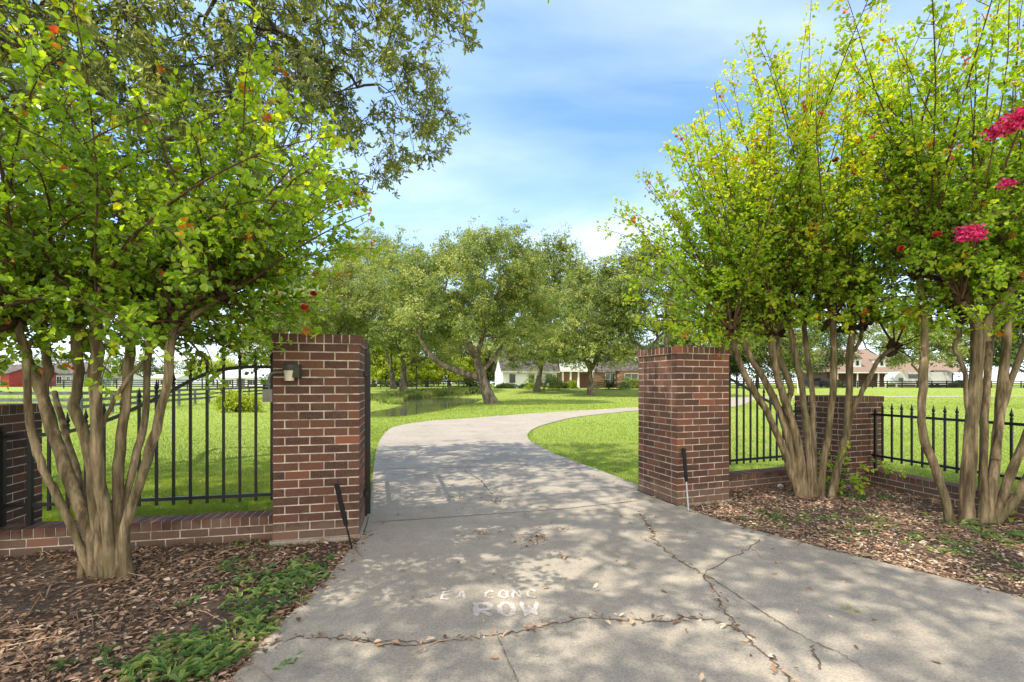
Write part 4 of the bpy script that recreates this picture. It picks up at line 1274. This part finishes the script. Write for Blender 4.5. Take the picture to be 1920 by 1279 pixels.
# weeds and litter in the beds, leaves on the drive
def bed_points(B, n, x0, x1, y0, y1):
    x = RNG.uniform(x0, x1, n); y = RNG.uniform(y0, y1, n)
    ok = inpoly(x, y, np.array(B))
    return np.c_[x[ok], y[ok]]
def litter(name, label, pts, z, dens_tint=0., lmin=.02, lmax=.054, tw=.016):
    mb = MB(); n = len(pts)
    lift = RNG.random(n) ** 2 * .028
    pos = np.c_[pts, z + .004 + lift]
    a = RNG.uniform(0, 2 * np.pi, n)
    ax = np.c_[np.cos(a), np.sin(a), RNG.normal(size=n) * .22]
    nr = unit(np.c_[RNG.normal(size=(n, 2)) * .35, np.ones(n)])
    L = lmin + (lmax * 1.25 - lmin) * RNG.beta(1.4, 2.6, n)
    tint = np.clip(RNG.beta(1.6, 1.9, n) + dens_tint, 0, 1)
    add_leaves(mb, pos, ax, nr, L, L * RNG.uniform(.28, .55, n), tint, .2, .06, shape=(.3, .45, .7, .42))
    k = int(n * tw)
    for i in range(k):
        p = pts[RNG.integers(0, n)]; b = RNG.uniform(0, 2 * np.pi); l = RNG.uniform(.08, .4)
        e = p + np.array([math.cos(b), math.sin(b)]) * l
        mb.tube([[p[0], p[1], z + .015], [(p[0] + e[0]) / 2 + RNG.normal() * .02, (p[1] + e[1]) / 2 + RNG.normal() * .02, z + RNG.uniform(.02, .05)], [e[0], e[1], z + .012]], [.0035, .003, .0015], 4, RNG.uniform(.2, .9), 0, False)
    return tag(mb.build(name, M_LITTER), label, kind='stuff')
pl = bed_points(BEDL, 44000, -6.2, -.6, 1.6, 4.7)
# thinner where the weeds and the bare patch lie
bare = np.exp(-(((pl[:, 0] + 1.75) / .55) ** 2 + ((pl[:, 1] - 3.15) / .45) ** 2))
pl = pl[RNG.random(len(pl)) > .75 * bare]
def thin(p, a):
    m = np.sin(p[:, 0] * 2.3 + 1.7 * np.sin(p[:, 1] * 1.9)) * np.sin(p[:, 1] * 2.9 + 1.3 * np.sin(p[:, 0] * 1.4))
    return p[RNG.random(len(p)) > a * sstep(.05, .6, m)]
pl = thin(pl, .75)
litter('leaf_litter', 'brown fallen leaves covering the left bed', pl, .012, .06)
pr_ = bed_points(BEDR, 50000, 1.6, 6.6, 2.2, 7.2)
pr_ = thin(pr_, .7)
litter('leaf_litter', 'reddish brown fallen leaves covering the right bed', pr_, .012, .22)
# on the drive: scattered, edges and cracks
sc_ = np.c_[RNG.uniform(-1.5, 4.5, 260), RNG.uniform(2.0, 9, 260)]
clus = [gp(x, y, .03)[:2] + RNG.normal(size=(n, 2)) * s for x, y, n, s in [(985, 1018, 34, .07), (930, 940, 26, .1), (1060, 990, 14, .06), (1048, 1040, 10, .05), (905, 1000, 10, .05), (1010, 1008, 20, .04), (850, 935, 10, .08), (1180, 1010, 8, .1), (1160, 1055, 6, .08)]]
cr = np.concatenate([np.repeat(P, 3, 0) + RNG.normal(size=(len(P) * 3, 2)) * .02 for P in (resample(CR1, 40), resample(CR2, 26))])
eL = np.repeat(resample(PLs[(PLs[:, 1] > 1.8) & (PLs[:, 1] < 4.6)], 60), 12, 0); eL = eL + RNG.normal(size=eL.shape) * .05 + [-.03, 0]
eR = np.repeat(resample(PRs[(PRs[:, 1] > 2.2) & (PRs[:, 1] < 5.6)], 60), 10, 0); eR = eR + RNG.normal(size=eR.shape) * .05 + [.04, .03]
ptsd = np.concatenate([sc_] + clus + [cr])
ptsd = ptsd[inpoly(ptsd[:, 0], ptsd[:, 1], DRIVE)]
litter('scattered_leaves', 'dry leaves lying on the driveway and in its cracks', ptsd, .030, .12, .022, .06, .03)
litter('edge_leaves', 'dry leaves heaped along the driveway edges', np.concatenate([eL, eR]), .020, 0, .025, .06, .01)

def weeds(name, label, centres, mat=None):
    mb = MB()
    for cx_, cy_, sx, sy, n, hh, ls, wd in centres:
        n = int(n * .45)
        p = np.c_[RNG.normal(size=n) * sx * 1.25 + cx_, RNG.normal(size=n) * sy * 1.25 + cy_]
        p = p[~inpoly(p[:, 0], p[:, 1], DRIVE) | (RNG.random(n) < .02)]
        k = 8
        ls = ls * .8
        q = np.repeat(np.c_[p, np.full(len(p), .012)], k, 0); m = len(q)
        q[:, 2] += RNG.random(m) * hh * .6
        q[:, :2] += RNG.normal(size=(m, 2)) * .018
        a = RNG.uniform(0, 2 * np.pi, m)
        ax = np.c_[np.cos(a), np.sin(a), RNG.uniform(.05, .9, m)]
        L = ls * RNG.uniform(.5, 1.3, m)
        add_leaves(mb, q, ax, unit(np.c_[RNG.normal(size=(m, 2)) * .4, np.ones(m)]), L, L * wd * RNG.uniform(.7, 1.2, m), np.clip(.5 + np.repeat(RNG.normal(size=len(p)) * .28, k) + RNG.normal(size=m) * .12, 0, 1), .15, .3)
    return tag(mb.build(name, mat or M_WEED), label, kind='stuff')
w = lambda px, py, sx, sy, n, hh, ls, wd: (*gp(px, py)[:2], sx, sy, n, hh, ls, wd)
weeds('low_weeds', 'low leafy weeds creeping along the left driveway edge', [
    w(545, 1092, .16, .13, 95, .07, .065, .5), w(500, 1115, .17, .10, 85, .07, .06, .5), w(572, 1080, .08, .10, 36, .07, .07, .5), w(480, 1160, .09, .08, 34, .06, .06, .4), w(450, 1205, .13, .10, 95, .09, .075, .22), w(400, 1215, .14, .09, 60, .08, .075, .2), w(420, 1262, .10, .08, 62, .09, .08, .2),
    w(330, 1265, .10, .08, 36, .10, .10, .25), w(420, 1075, .04, .05, 16, .13, .06, .3), w(470, 1025, .22, .10, 40, .04, .05, .35), w(300, 1255, .2, .1, 18, .06, .08, .25), w(250, 1270, .12, .08, 18, .06, .08, .25)])
weeds('bed_grass', 'thin green grass and seedlings growing through the right bed', [
    w(1560, 975, .45, .14, 70, .05, .07, .2), w(1650, 1000, .4, .2, 50, .05, .07, .2), w(1480, 985, .3, .1, 24, .04, .06, .25), w(1830, 1030, .3, .2, 40, .06, .08, .2), w(1890, 1010, .15, .15, 30, .10, .12, .15), w(1720, 1080, .4, .2, 34, .04, .07, .2), w(1590, 935, .25, .1, 36, .06, .08, .3)])

# sprayed writing on the slab
STROKES = {'R': [[(0, 0), (0, 1), (.6, .95), (.7, .72), (.55, .52), (0, .48)], [(.2, .48), (.75, 0)]], 'O': [[(.35, 0), (.05, .25), (.02, .7), (.3, 1), (.65, .85), (.72, .35), (.5, .03), (.35, 0)]],
           'W': [[(0, 1), (.18, 0), (.4, .65), (.62, 0), (.82, 1)]], 'C': [[(.7, .85), (.4, 1), (.05, .65), (.08, .2), (.4, 0), (.72, .15)]], 'A': [[(0, 0), (.35, 1), (.7, 0)], [(.15, .4), (.58, .4)]], 'N': [[(0, 0), (.02, 1), (.6, 0), (.65, 1)]], 'E': [[(.65, 1), (0, 1), (0, 0), (.65, 0)], [(0, .5), (.5, .5)]]}
mb = MB()
def write(txt, px, py, hgt_, wid, sw, rot, zz):
    o = gp(px, py, .03)[:2]; u = np.array([math.cos(rot), math.sin(rot)]); v = np.array([-u[1], u[0]])
    x = 0
    for ch in txt:
        if ch != ' ':
            for st in STROKES[ch]:
                P = [o + u * (x + p[0] * wid) + v * p[1] * hgt_ for p in st]
                zz[0] += .00013
                ribbon(mb, P, sw, zz[0], 0, .005, 6, .25, .0001)
        x += wid * 1.12
zz = [.0325]
write('ROW', 893, 1157, .18, .135, .034, .06, zz)
write('EA CONC', 828, 1124, .12, .09, .02, .03, zz)
tag(mb.build('sprayed_writing', M_CHALK), 'faint white sprayed letters reading ROW on the driveway', 'writing')

# small pale stone by the drive
for px, py, s, lab in ((1332, 966, .022, 'small white pebble on the bed edge by the right pillar'), (1462, 912, .05, 'crumpled pale plastic scrap below the short brick wall')):
    mb = MB(); c = gp(px, py, .02); P = []
    mb.tube([c + [0, 0, -s * .4], c + [0, 0, -s * .1], c + [s * .1, 0, s * .4], c + [s * .1, 0, s * .7]], [s * .5, s, s * .9, s * .25], 9)
    o = mb.build('pebble' if s < .03 else 'plastic_scrap', M_WHITE); tag(o, lab, 'pebble' if s < .03 else 'scrap')

# ------------------------------------------------------------------ buildings
def frame(px, d, ang, z=None):
    o = at(px, HOR, d)[:2]
    a = math.radians(ang)
    return o, np.array([math.cos(a), math.sin(a)]), np.array([-math.sin(a), math.cos(a)])

def gable_roof(root, o, u, w, L, D, ze, zr, mat, ov=.4, th=.14, ends=None, name='roof'):
    """ridge along u"""
    mb = MB()
    def q(a, b, z): 
        p = o + u * a + w * b
        return [p[0], p[1], z]
    sl = (zr - ze) / (D / 2)
    for s0, s1 in ((-ov, D / 2), (D + ov, D / 2)):
        za = ze - ov * sl
        A = [q(-ov, s0, za), q(L + ov, s0, za), q(L + ov, s1, zr), q(-ov, s1, zr)]
        B = [[x, y, z + th] for x, y, z in A]
        P = np.array(A + B)
        if s0 > s1: P = P[[3, 2, 1, 0, 7, 6, 5, 4]]
        mb.hexa(P)
    mb.build(name, mat, root)
    if ends is not None:
        for a in (0.06, L - .06):
            mb = MB()
            mb.add(np.array([q(a, 0, ze - .02), q(a, D, ze - .02), q(a, D / 2, zr - .02)]), [[0, 1, 2]])
            mb.build('gable', ends, root)

def window(root, o, u, w, a, z, ww, hh, fm=M_WHITE, gm=M_GLASS, bars=True, off=0.):
    """on the front plane (normal -w), a along u"""
    c = o + u * a
    mb = MB(); t = .09
    for x0, x1, z0, z1 in ((-ww / 2 - t, ww / 2 + t, -t, 0), (-ww / 2 - t, ww / 2 + t, hh, hh + t), (-ww / 2 - t, -ww / 2, 0, hh), (ww / 2, ww / 2 + t, 0, hh)):
        mb.obox(c + u * x0 - w * (.08 + off), u, w, x1 - x0, .12, z + z0, z + z1)
    if bars:
        mb.obox(c + u * (-.03) - w * (.05 + off), u, w, .06, .06, z, z + hh)
        mb.obox(c + u * (-ww / 2) - w * (.045 + off), u, w, ww, .05, z + hh / 2 - .03, z + hh / 2 + .03)
    f = mb.build('window', fm, root)
    mb = MB(); mb.obox(c + u * (-ww / 2) - w * (.03 + off), u, w, ww, .05, z, z + hh)
    BASE[f.name] = BASE[root.name]
    mb.build('pane', gm, f)

def walls(root, o, u, w, L, D, z0, z1, mat, name='wall'):
    mb = MB(); mb.obox(o, u, w, L, D, z0 - .5, z1); return mb.build(name, mat, root)

GZ = .66
# white wing of the main house
o, u, w = frame(943, 75, 14)
root = empty('house_wing', (o[0], o[1], GZ), 'white clapboard house wing with dark shingle roof behind the leaning oak', 'house')
walls(root, o, u, w, 9.4, 6.4, GZ, GZ + 3.05, M_SIDING)
gable_roof(root, o, u, w, 9.4, 6.4, GZ + 3.05, GZ + 6.4, M_ROOFG, ends=M_SIDING)
for a in (1.6, 4.9, 8.0): window(root, o, u, w, a, GZ + 1.0, .8, 1.25, M_GLASS)
mb = MB(); mb.obox(o - u * .4 - w * .45, u, w, 10.2, .09, GZ + 2.62, GZ + 2.78); mb.build('gutter', M_WHITE, root)
# brick main house with porch
o, u, w = frame(1052, 78, 10)
root = empty('brick_house', (o[0], o[1], GZ), 'brick house with white columned porch behind the forked oak', 'house')
o2 = o + w * 1.8
walls(root, o2, u, w, 17, 9, GZ, GZ + 3.1, M_FARBRICK)
gable_roof(root, o2, u, w, 17, 9, GZ + 3.1, GZ + 8.2, M_ROOFG, ends=M_SIDING)
mb = MB(); mb.obox(o - w * .2, u, w, 6.0, 2.0, GZ + 2.8, GZ + 3.25); mb.obox(o + u * .2 - w * .1, u, w, 5.6, 1.9, GZ + 3.25, GZ + 5.2); mb.build('porch_roof', M_SIDING, root)
for a in (.3, 1.7, 3.1, 5.6):
    mb = MB(); c = o + u * a
    mb.lathe((c[0], c[1], GZ - .3), [(.24, 0), (.24, .45), (.17, .5), (.16, 3.05), (.22, 3.1)], 12); mb.build('column', M_WHITE, root)
mb = MB(); mb.obox(o2 + u * 4.0 - w * .05, u, w, 1.9, .1, GZ, GZ + 2.5); d_ = mb.build('door', M_DOOR, root)
for a in (9.6, 13.0): window(root, o2, u, w, a, GZ + .5, 1.7, 2.0)
# white front gable bay at the right
b0 = o2 + u * 10.8 - w * 1.6
walls(root, b0, u, w, 4.2, 1.59, GZ, GZ + 3.0, M_FARBRICK, 'bay')
mb = MB()
P = [b0 - u * .3 - w * .3, b0 + u * 4.5 - w * .3, b0 + u * 4.5 + w * 4, b0 - u * .3 + w * 4]
mb.hexa(np.array([[p[0], p[1], GZ + 3.0] for p in P] + [[p[0], p[1], z] for p, z in zip([P[0] + u * 1 + w * 2, P[1] - u * 1 + w * 2, P[2] - u * 1, P[3] + u * 1], (GZ + 5.6,) * 4)]))
mb.build('bay_roof', M_ROOFG, root)
window(root, b0, u, w, 2.1, GZ + .5, 2.4, 2.0)
mb = MB(); c = b0 + u * 3.4 + w * .9
mb.obox(c, u, w, 1.9, 3, GZ + 3.6, GZ + 5.6); mb.build('dormer', M_SIDING, root)

# house with brown roof at the right
o, u, w = frame(1566, 97, 2)
root = empty('brown_roofed_house', (o[0], o[1], GZ), 'long house with brown shingle roof and white dormers beyond the right paddock', 'house')
o2 = o + w * 2.4
walls(root, o2, u, w, 20, 8, GZ, GZ + 3.4, M_DOOR)
mb = MB()
def q3(a, b, z): 
    p = o + u * a + w * b; return [p[0], p[1], z]
A = [q3(-1, -.4, GZ + 3.25), q3(13.5, -.4, GZ + 3.25), q3(12.2, 6.4, GZ + 8.6), q3(.6, 6.4, GZ + 8.6)]
A2 = [q3(-1, 13, GZ + 3.25), q3(13.5, 13, GZ + 3.25)]
mb.add(np.array(A + A2), [[0, 1, 2, 3], [3, 2, 5, 4], [0, 3, 4], [1, 5, 2], [0, 4, 5, 1]])
mb.build('roof', M_ROOFB, root)
mb = MB(); mb.add(np.array([q3(13.6, 0, GZ + 3.2), q3(30, 0, GZ + 3.2), q3(30, 5, GZ + 6.2), q3(13.0, 5, GZ + 6.2), q3(13.6, 10, GZ + 3.2), q3(30, 10, GZ + 3.2)]), [[0, 1, 2, 3], [3, 2, 5, 4], [0, 3, 4], [1, 5, 2], [0, 4, 5, 1]])
mb.build('lower_roof', M_ROOFB, root)
mb = MB(); mb.obox(o - u * 1 - w * .42, u, w, 14.5, .25, GZ + 2.95, GZ + 3.22); mb.build('porch_beam', M_WHITE, root)
for a in (.2, 4.6, 9.2, 10.8, 13.2):
    mb = MB(); mb.obox(o + u * a - w * .3, u, w, .22, .22, GZ - .3, GZ + 2.95); mb.build('porch_post', M_WHITE, root)
for a in (5.6, 11.0):
    dz = GZ + 4.3; bb = o + u * (a - .8) + w * .95
    mb = MB(); mb.obox(bb, u, w, 1.7, 3.2, dz, dz + 1.75); dm = mb.build('dormer', M_WHITE, root)
    BASE[dm.name] = BASE[root.name]
    mb = MB()
    def q4(x, y, z):
        p = bb + u * x + w * y; return [p[0], p[1], z]
    mb.add(np.array([q4(-.25, -.25, dz + 1.75), q4(1.95, -.25, dz + 1.75), q4(.85, -.25, dz + 2.75), q4(-.25, 3.6, dz + 1.75), q4(1.95, 3.6, dz + 1.75), q4(.85, 3.6, dz + 2.75)]), [[0, 1, 2], [0, 2, 5, 3], [1, 4, 5, 2], [0, 3, 4, 1]])
    mb.build('dormer_roof', M_ROOFB, dm)
    mb = MB(); mb.obox(bb + u * .55 - w * .04, u, w, .6, .1, dz + .35, dz + 1.4); mb.build('dormer_window', M_GLASS, dm)

# white trailer with dark window
o, u, w = frame(1684, 89, 0)
root = empty('horse_trailer', (o[0], o[1], GZ), 'white gooseneck trailer with a dark window behind the right board fence', 'trailer')
mb = MB()
prof = [(-.8, .9), (-.2, .55), (10.5, .55), (10.5, 3.0), (.35, 3.05), (-.5, 2.3), (-.8, 1.9)]
n_ = len(prof)
P = [(o + u * x)[:2].tolist() + [GZ + z] for x, z in prof] + [(o + u * x + w * 2.4)[:2].tolist() + [GZ + z] for x, z in prof]
mb.add(np.array(P), [list(range(n_)), list(range(n_, 2 * n_))[::-1]] + [[i, n_ + i, n_ + (i + 1) % n_, (i + 1) % n_] for i in range(n_)])
mb.build('body', M_WHITE, root)
mb = MB(); mb.obox(o + u * 2.0 - w * .03, u, w, 2.3, .06, GZ + 1.75, GZ + 2.6); mb.build('window', M_GLASS, root)
mb = MB(); mb.obox(o + u * .1 - w * .03, u, w, .9, .06, GZ + 1.2, GZ + 1.9); mb.build('window', M_GLASS, root)
for a in (6.6, 7.6):
    mb = MB(); c = o + u * a - w * .05
    mb.tube([np.r_[c, GZ + .4], np.r_[c + w * .3, GZ + .4]], [.4, .4], 16); wh = mb.build('wheel', M_RUBBER, root)
mb = MB(); mb.obox(o + u * -.1 - w * .02, u, w, 10.2, .05, GZ + .8, GZ + .95); mb.build('trim_stripe', M_FENCEG, root)
# dark car
o, u, w = frame(1536, 88, 4)
root = empty('dark_car', (o[0], o[1], GZ), 'dark parked car behind the right board fence left of the porch', 'car')
mb = MB(); prof = [(0, .4), (2.6, .4), (2.7, .9), (2.5, 1.15), (2.1, 1.75), (.4, 1.8), (0, 1.1)]
n_ = len(prof)
P = [(o + u * x)[:2].tolist() + [GZ + z] for x, z in prof] + [(o + u * x + w * 4.2)[:2].tolist() + [GZ + z] for x, z in prof]
mb.add(np.array(P), [list(range(n_)), list(range(n_, 2 * n_))[::-1]] + [[i, n_ + i, n_ + (i + 1) % n_, (i + 1) % n_] for i in range(n_)])
mb.build('body', M_DARKCAR, root)
for a in (.45, 2.2):
    mb = MB(); c = o + u * a; mb.tube([np.r_[c - w * .04, GZ + .33], np.r_[c + w * .2, GZ + .33]], [.33, .33], 12); mb.build('wheel', M_RUBBER, root)
# dark grey shed panel and white pole
o, u, w = frame(1763, 90, 0)
root = empty('grey_shed', (o[0], o[1], GZ), 'small grey shed right of the white trailer', 'shed')
walls(root, o, u, w, 2.6, 3, GZ, GZ + 2.6, M_FENCEG); gable_roof(root, o, u, w, 2.6, 3, GZ + 2.6, GZ + 3.3, M_ROOFG, .2)
c = at(1497, HOR, 58)
root = empty('white_pole', (c[0], c[1], .3), 'slim leaning white pole on the right paddock lawn', 'pole')
mb = MB(); mb.tube([[c[0], c[1], -.1], [c[0] - .28, c[1], 3.7]], [.06, .05], 8); mb.build('shaft', M_WHITE, root)
mb = MB(); mb.tube([[c[0] - .28, c[1], 3.7], [c[0] - .285, c[1], 3.78]], [.075, .02], 8); mb.build('pole_cap', M_WHITE, root)

# left side: barn, sheds, houses
def simple_house(name, label, cat, px, d, ang, L, D, h, r, wm, rm, wins=(), door=None, z=.6):
    o, u, w = frame(px, d, ang)
    root = empty(name, (o[0], o[1], z), label, cat)
    walls(root, o, u, w, L, D, z, z + h, wm); gable_roof(root, o, u, w, L, D, z + h, z + h + r, rm, ends=wm)
    for a, zz_, ww, hh in wins: window(root, o, u, w, a, z + zz_, ww, hh)
    if door:
        a, ww, hh, dm = door
        mb = MB(); mb.obox(o + u * (a - ww / 2) - w * .06, u, w, ww, .1, z, z + hh); dd = mb.build('door', dm, root)
        if dm is M_BARNRED:
            BASE[dd.name] = BASE[root.name]
            mb = MB(); c = o + u * (a - ww / 2) - w * .1
            for s0, s1 in (((0, 0), (ww, hh)), ((0, hh), (ww, 0)), ((0, 0), (0, hh)), ((ww, 0), (ww, hh)), ((0, hh), (ww, hh)), ((0, .08), (ww, .08)), ((0, hh / 2), (ww, hh / 2))):
                A = c + u * s0[0]; B = c + u * s1[0]
                mb.tube([np.r_[A, z + s0[1]], np.r_[B, z + s1[1]]], [.09, .09], 4)
            mb.build('door_cross', M_WHITE, dd)
    return root
simple_house('red_barn', 'red barn with white crossed door at the left edge', 'barn', -70, 100, -8, 12.2, 9, 3.1, 1.9, M_BARNRED, M_ROOFG, door=(9.0, 1.9, 2.3, M_BARNRED))
simple_house('sage_house', 'sage green house with white windows behind the paddock fence', 'house', 86, 112, 4, 9, 8, 3.4, 2.7, M_SAGE, M_ROOFG, wins=((3.1, .8, 1.1, 1.7), (5.2, 1.4, .8, 1.0)))
simple_house('grey_roofed_house', 'pale house with low grey roof right of the sage house', 'house', 182, 125, 0, 7, 8, 2.2, 1.5, M_SIDING, M_ROOFG, wins=((2, .8, 1, 1), (5, .8, 1, 1)))
simple_house('tan_shed', 'low tan metal shed beyond the left paddock', 'shed', 283, 118, 3, 6.5, 6, 2.2, .9, M_SIDING, M_TAN, wins=((3, .7, 1.2, .9),))
simple_house('white_farmhouse', 'white farmhouse with pale metal roof seen through the left pickets', 'house', 412, 105, 6, 9.5, 8, 2.3, 1.6, M_SIDING, M_ROOFW, wins=((2.0, .7, 1.1, 1.0), (7.2, .7, 1.6, .9)), door=(4.6, 1.8, 1.9, M_FENCEG))
simple_house('white_farmhouse', 'taller white house block behind the pale metal roof', 'house', 455, 116, 6, 6.5, 7, 3.6, 2.0, M_SIDING, M_ROOFW, wins=((4.2, 2.2, .9, 1.0),))

# board fences
def board_fence(name, label, pts, rails, hh, mat, step=2.4, pw=.13):
    pts = [np.array(p, float) for p in pts]
    c = sum(pts) / len(pts)
    root = empty(name, (c[0], c[1], 0), label, 'board fence')
    mr = [MB() for _ in rails]; posts = []
    for a, b in zip(pts[:-1], pts[1:]):
        u = unit(b - a); L = np.linalg.norm(b - a); w = np.array([-u[1], u[0]])
        n = max(1, int(round(L / step)))
        zs = hgt(*(np.array([a + u * L * i / n for i in range(n + 1)]).T))
        for i in range(n):
            p, q = a + u * L * i / n, a + u * L * (i + 1) / n
            posts.append((p, zs[i], u, w))
            for m, rz in zip(mr, rails):
                P = [p - w * .09, q - w * .09, q - w * .05, p - w * .05]; zz2 = [zs[i], zs[i + 1], zs[i + 1], zs[i]]
                m.hexa(np.array([[x[0], x[1], z + rz - .075] for x, z in zip(P, zz2)] + [[x[0], x[1], z + rz + .075] for x, z in zip(P, zz2)]))
        posts.append((b, zs[-1], u, w))
    for m in mr: m.build('rail', mat, root)
    posts.sort(key=lambda p: p[0][1])
    rest = MB(); nrest = 0
    for k, (p, z, u, w) in enumerate(posts):
        m = MB() if k < 90 else rest
        m.obox(p - u * pw / 2 - w * .05, u, w, pw, .12, z - .3, z + hh)
        if k < 90: m.build('post', mat, root)
        else: nrest += 1
    if nrest: rest.build('post', mat, root)['kind'] = 'stuff'
    return root
board_fence('board_fence', 'weathered grey three rail paddock fence nearest the left iron fence', [(-46, 21.5), (-20.4, 21.5), (-24.6, 40), (-29, 58)], (.42, .74, 1.06), 1.15, M_FENCEG, 2.45)
board_fence('board_fence', 'black board fence running past the bush on the left', [(-75, 74), (-36, 66), (-29.5, 58.4), (-24, 44)], (.35, .68, 1.0, 1.3), 1.4, M_FENCEW, 2.6)
board_fence('board_fence', 'distant black board fence beyond the pond', [(-28, 78), (-4, 80)], (.35, .7, 1.05), 1.2, M_FENCEW, 2.6)
board_fence('board_fence', 'black board fence in front of the trailer on the right', [(32, 80), (100, 80)], (.35, .75, 1.15), 1.3, M_FENCEW, 2.6)
# dark lamp post by the far bank
c = gnd(781, 63)
root = empty('lamp_post', c, 'slim dark post standing on the far bank of the pond', 'post')
mb = MB(); mb.tube([c - [0, 0, .2], c + [0, 0, 3.0]], [.07, .06], 8); mb.build('shaft', M_IRON, root)
mb = MB(); mb.lathe(c + [0, 0, 3.0], [(.08, 0), (.16, .12), (.15, .35), (.03, .48)], 8); mb.build('lantern', M_IRON, root)

# ------------------------------------------------------------------ light
tos = np.array([-.92, -.39]); tos /= np.linalg.norm(tos)
ELEV = 61.
az = math.atan2(tos[0], tos[1])
W = bpy.data.worlds.new('World'); SC.world = W; W.use_nodes = True
nt = W.node_tree; nt.nodes.clear()
sky = nd(nt, 'ShaderNodeTexSky', sky_type='NISHITA')
sky.sun_disc = False; sky.sun_elevation = math.radians(ELEV); sky.sun_rotation = az
sky.air_density = 1.0; sky.dust_density = .6; sky.ozone_density = 1.6
tc = nd(nt, 'ShaderNodeTexCoord')
sx = nd(nt, 'ShaderNodeSeparateXYZ'); nt.links.new(tc.outputs['Generated'], sx.inputs[0])
def mth(op, a, b=None):
    m = nd(nt, 'ShaderNodeMath', operation=op)
    for s, v in zip(m.inputs, (a, b)):
        if v is None: continue
        if isinstance(v, (int, float)): s.default_value = v
        else: nt.links.new(v, s)
    return m.outputs[0]
zz = mth('ADD', mth('MAXIMUM', sx.outputs[2], 0.0), .16)
cx_ = mth('DIVIDE', sx.outputs[0], zz); cy_ = mth('DIVIDE', sx.outputs[1], zz)
cv = nd(nt, 'ShaderNodeCombineXYZ'); nt.links.new(cx_, cv.inputs[0]); nt.links.new(cy_, cv.inputs[1])
mp = nd(nt, 'ShaderNodeMapping'); mp.inputs['Rotation'].default_value = (0, 0, .5); mp.inputs['Scale'].default_value = (.8, 1.5, 1); mp.inputs['Location'].default_value = (3.3, 1.2, 0)
nt.links.new(cv.outputs[0], mp.inputs[0])
cn = nd(nt, 'ShaderNodeTexNoise'); cn.inputs['Scale'].default_value = .75; cn.inputs['Detail'].default_value = 7; cn.inputs['Roughness'].default_value = .5; cn.inputs['Distortion'].default_value = .35
nt.links.new(mp.outputs[0], cn.inputs[0])
cl = ramp(nt, cn.outputs[0], [(.42, (0, 0, 0)), (.56, (.2, .2, .2)), (.72, (.52, .52, .52))])
hz = ramp(nt, sx.outputs[2], [(0, (.80, .80, .80)), (.13, (.45, .45, .45)), (.34, (.04, .04, .04)), (1, (0, 0, 0))])
bk = ramp(nt, mth('ADD', mth('MULTIPLY', sx.outputs[1], -.5), .5), [(.42, (0, 0, 0)), (.8, (.85, .85, .85))])  # unseen warm cloud bank added behind the camera to fill the shade
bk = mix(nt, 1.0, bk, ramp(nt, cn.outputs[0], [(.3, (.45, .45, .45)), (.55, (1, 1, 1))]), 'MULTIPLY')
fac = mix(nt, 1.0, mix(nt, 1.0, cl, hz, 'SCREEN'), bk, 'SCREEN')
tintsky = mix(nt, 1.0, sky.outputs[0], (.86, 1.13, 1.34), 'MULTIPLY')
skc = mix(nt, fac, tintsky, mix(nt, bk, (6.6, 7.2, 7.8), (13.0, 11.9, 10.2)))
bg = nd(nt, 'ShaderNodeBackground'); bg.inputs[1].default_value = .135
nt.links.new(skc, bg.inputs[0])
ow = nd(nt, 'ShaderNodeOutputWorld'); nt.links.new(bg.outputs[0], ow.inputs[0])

sl = bpy.data.lights.new('sun', 'SUN'); sl.energy = 3.4; sl.angle = math.radians(.55); sl.color = (1, .93, .80)
so = bpy.data.objects.new('sun', sl); COL.objects.link(so)
ce = math.cos(math.radians(ELEV))
so.rotation_euler = Vector((tos[0] * ce, tos[1] * ce, math.sin(math.radians(ELEV)))).to_track_quat('Z', 'Y').to_euler()
so.location = (-10, -5, 30)

# ------------------------------------------------------------------ camera
cam = bpy.data.cameras.new('camera'); cam.sensor_width = 36; cam.lens = 36 * F / 1920
cam.shift_y = (HOR - 639.5) / 1920
cam.clip_start = .05; cam.clip_end = 6000
co = bpy.data.objects.new('camera', cam); COL.objects.link(co)
co.location = (0, 0, CAMZ); co.rotation_euler = (math.radians(90), 0, 0)
SC.camera = co
SC.view_settings.view_transform = 'Standard'; SC.view_settings.look = 'None'
SC.view_settings.exposure = .92; SC.view_settings.gamma = 1
SC.cycles.max_bounces = 8; SC.cycles.transparent_max_bounces = 8
SC.cycles.use_denoising = True
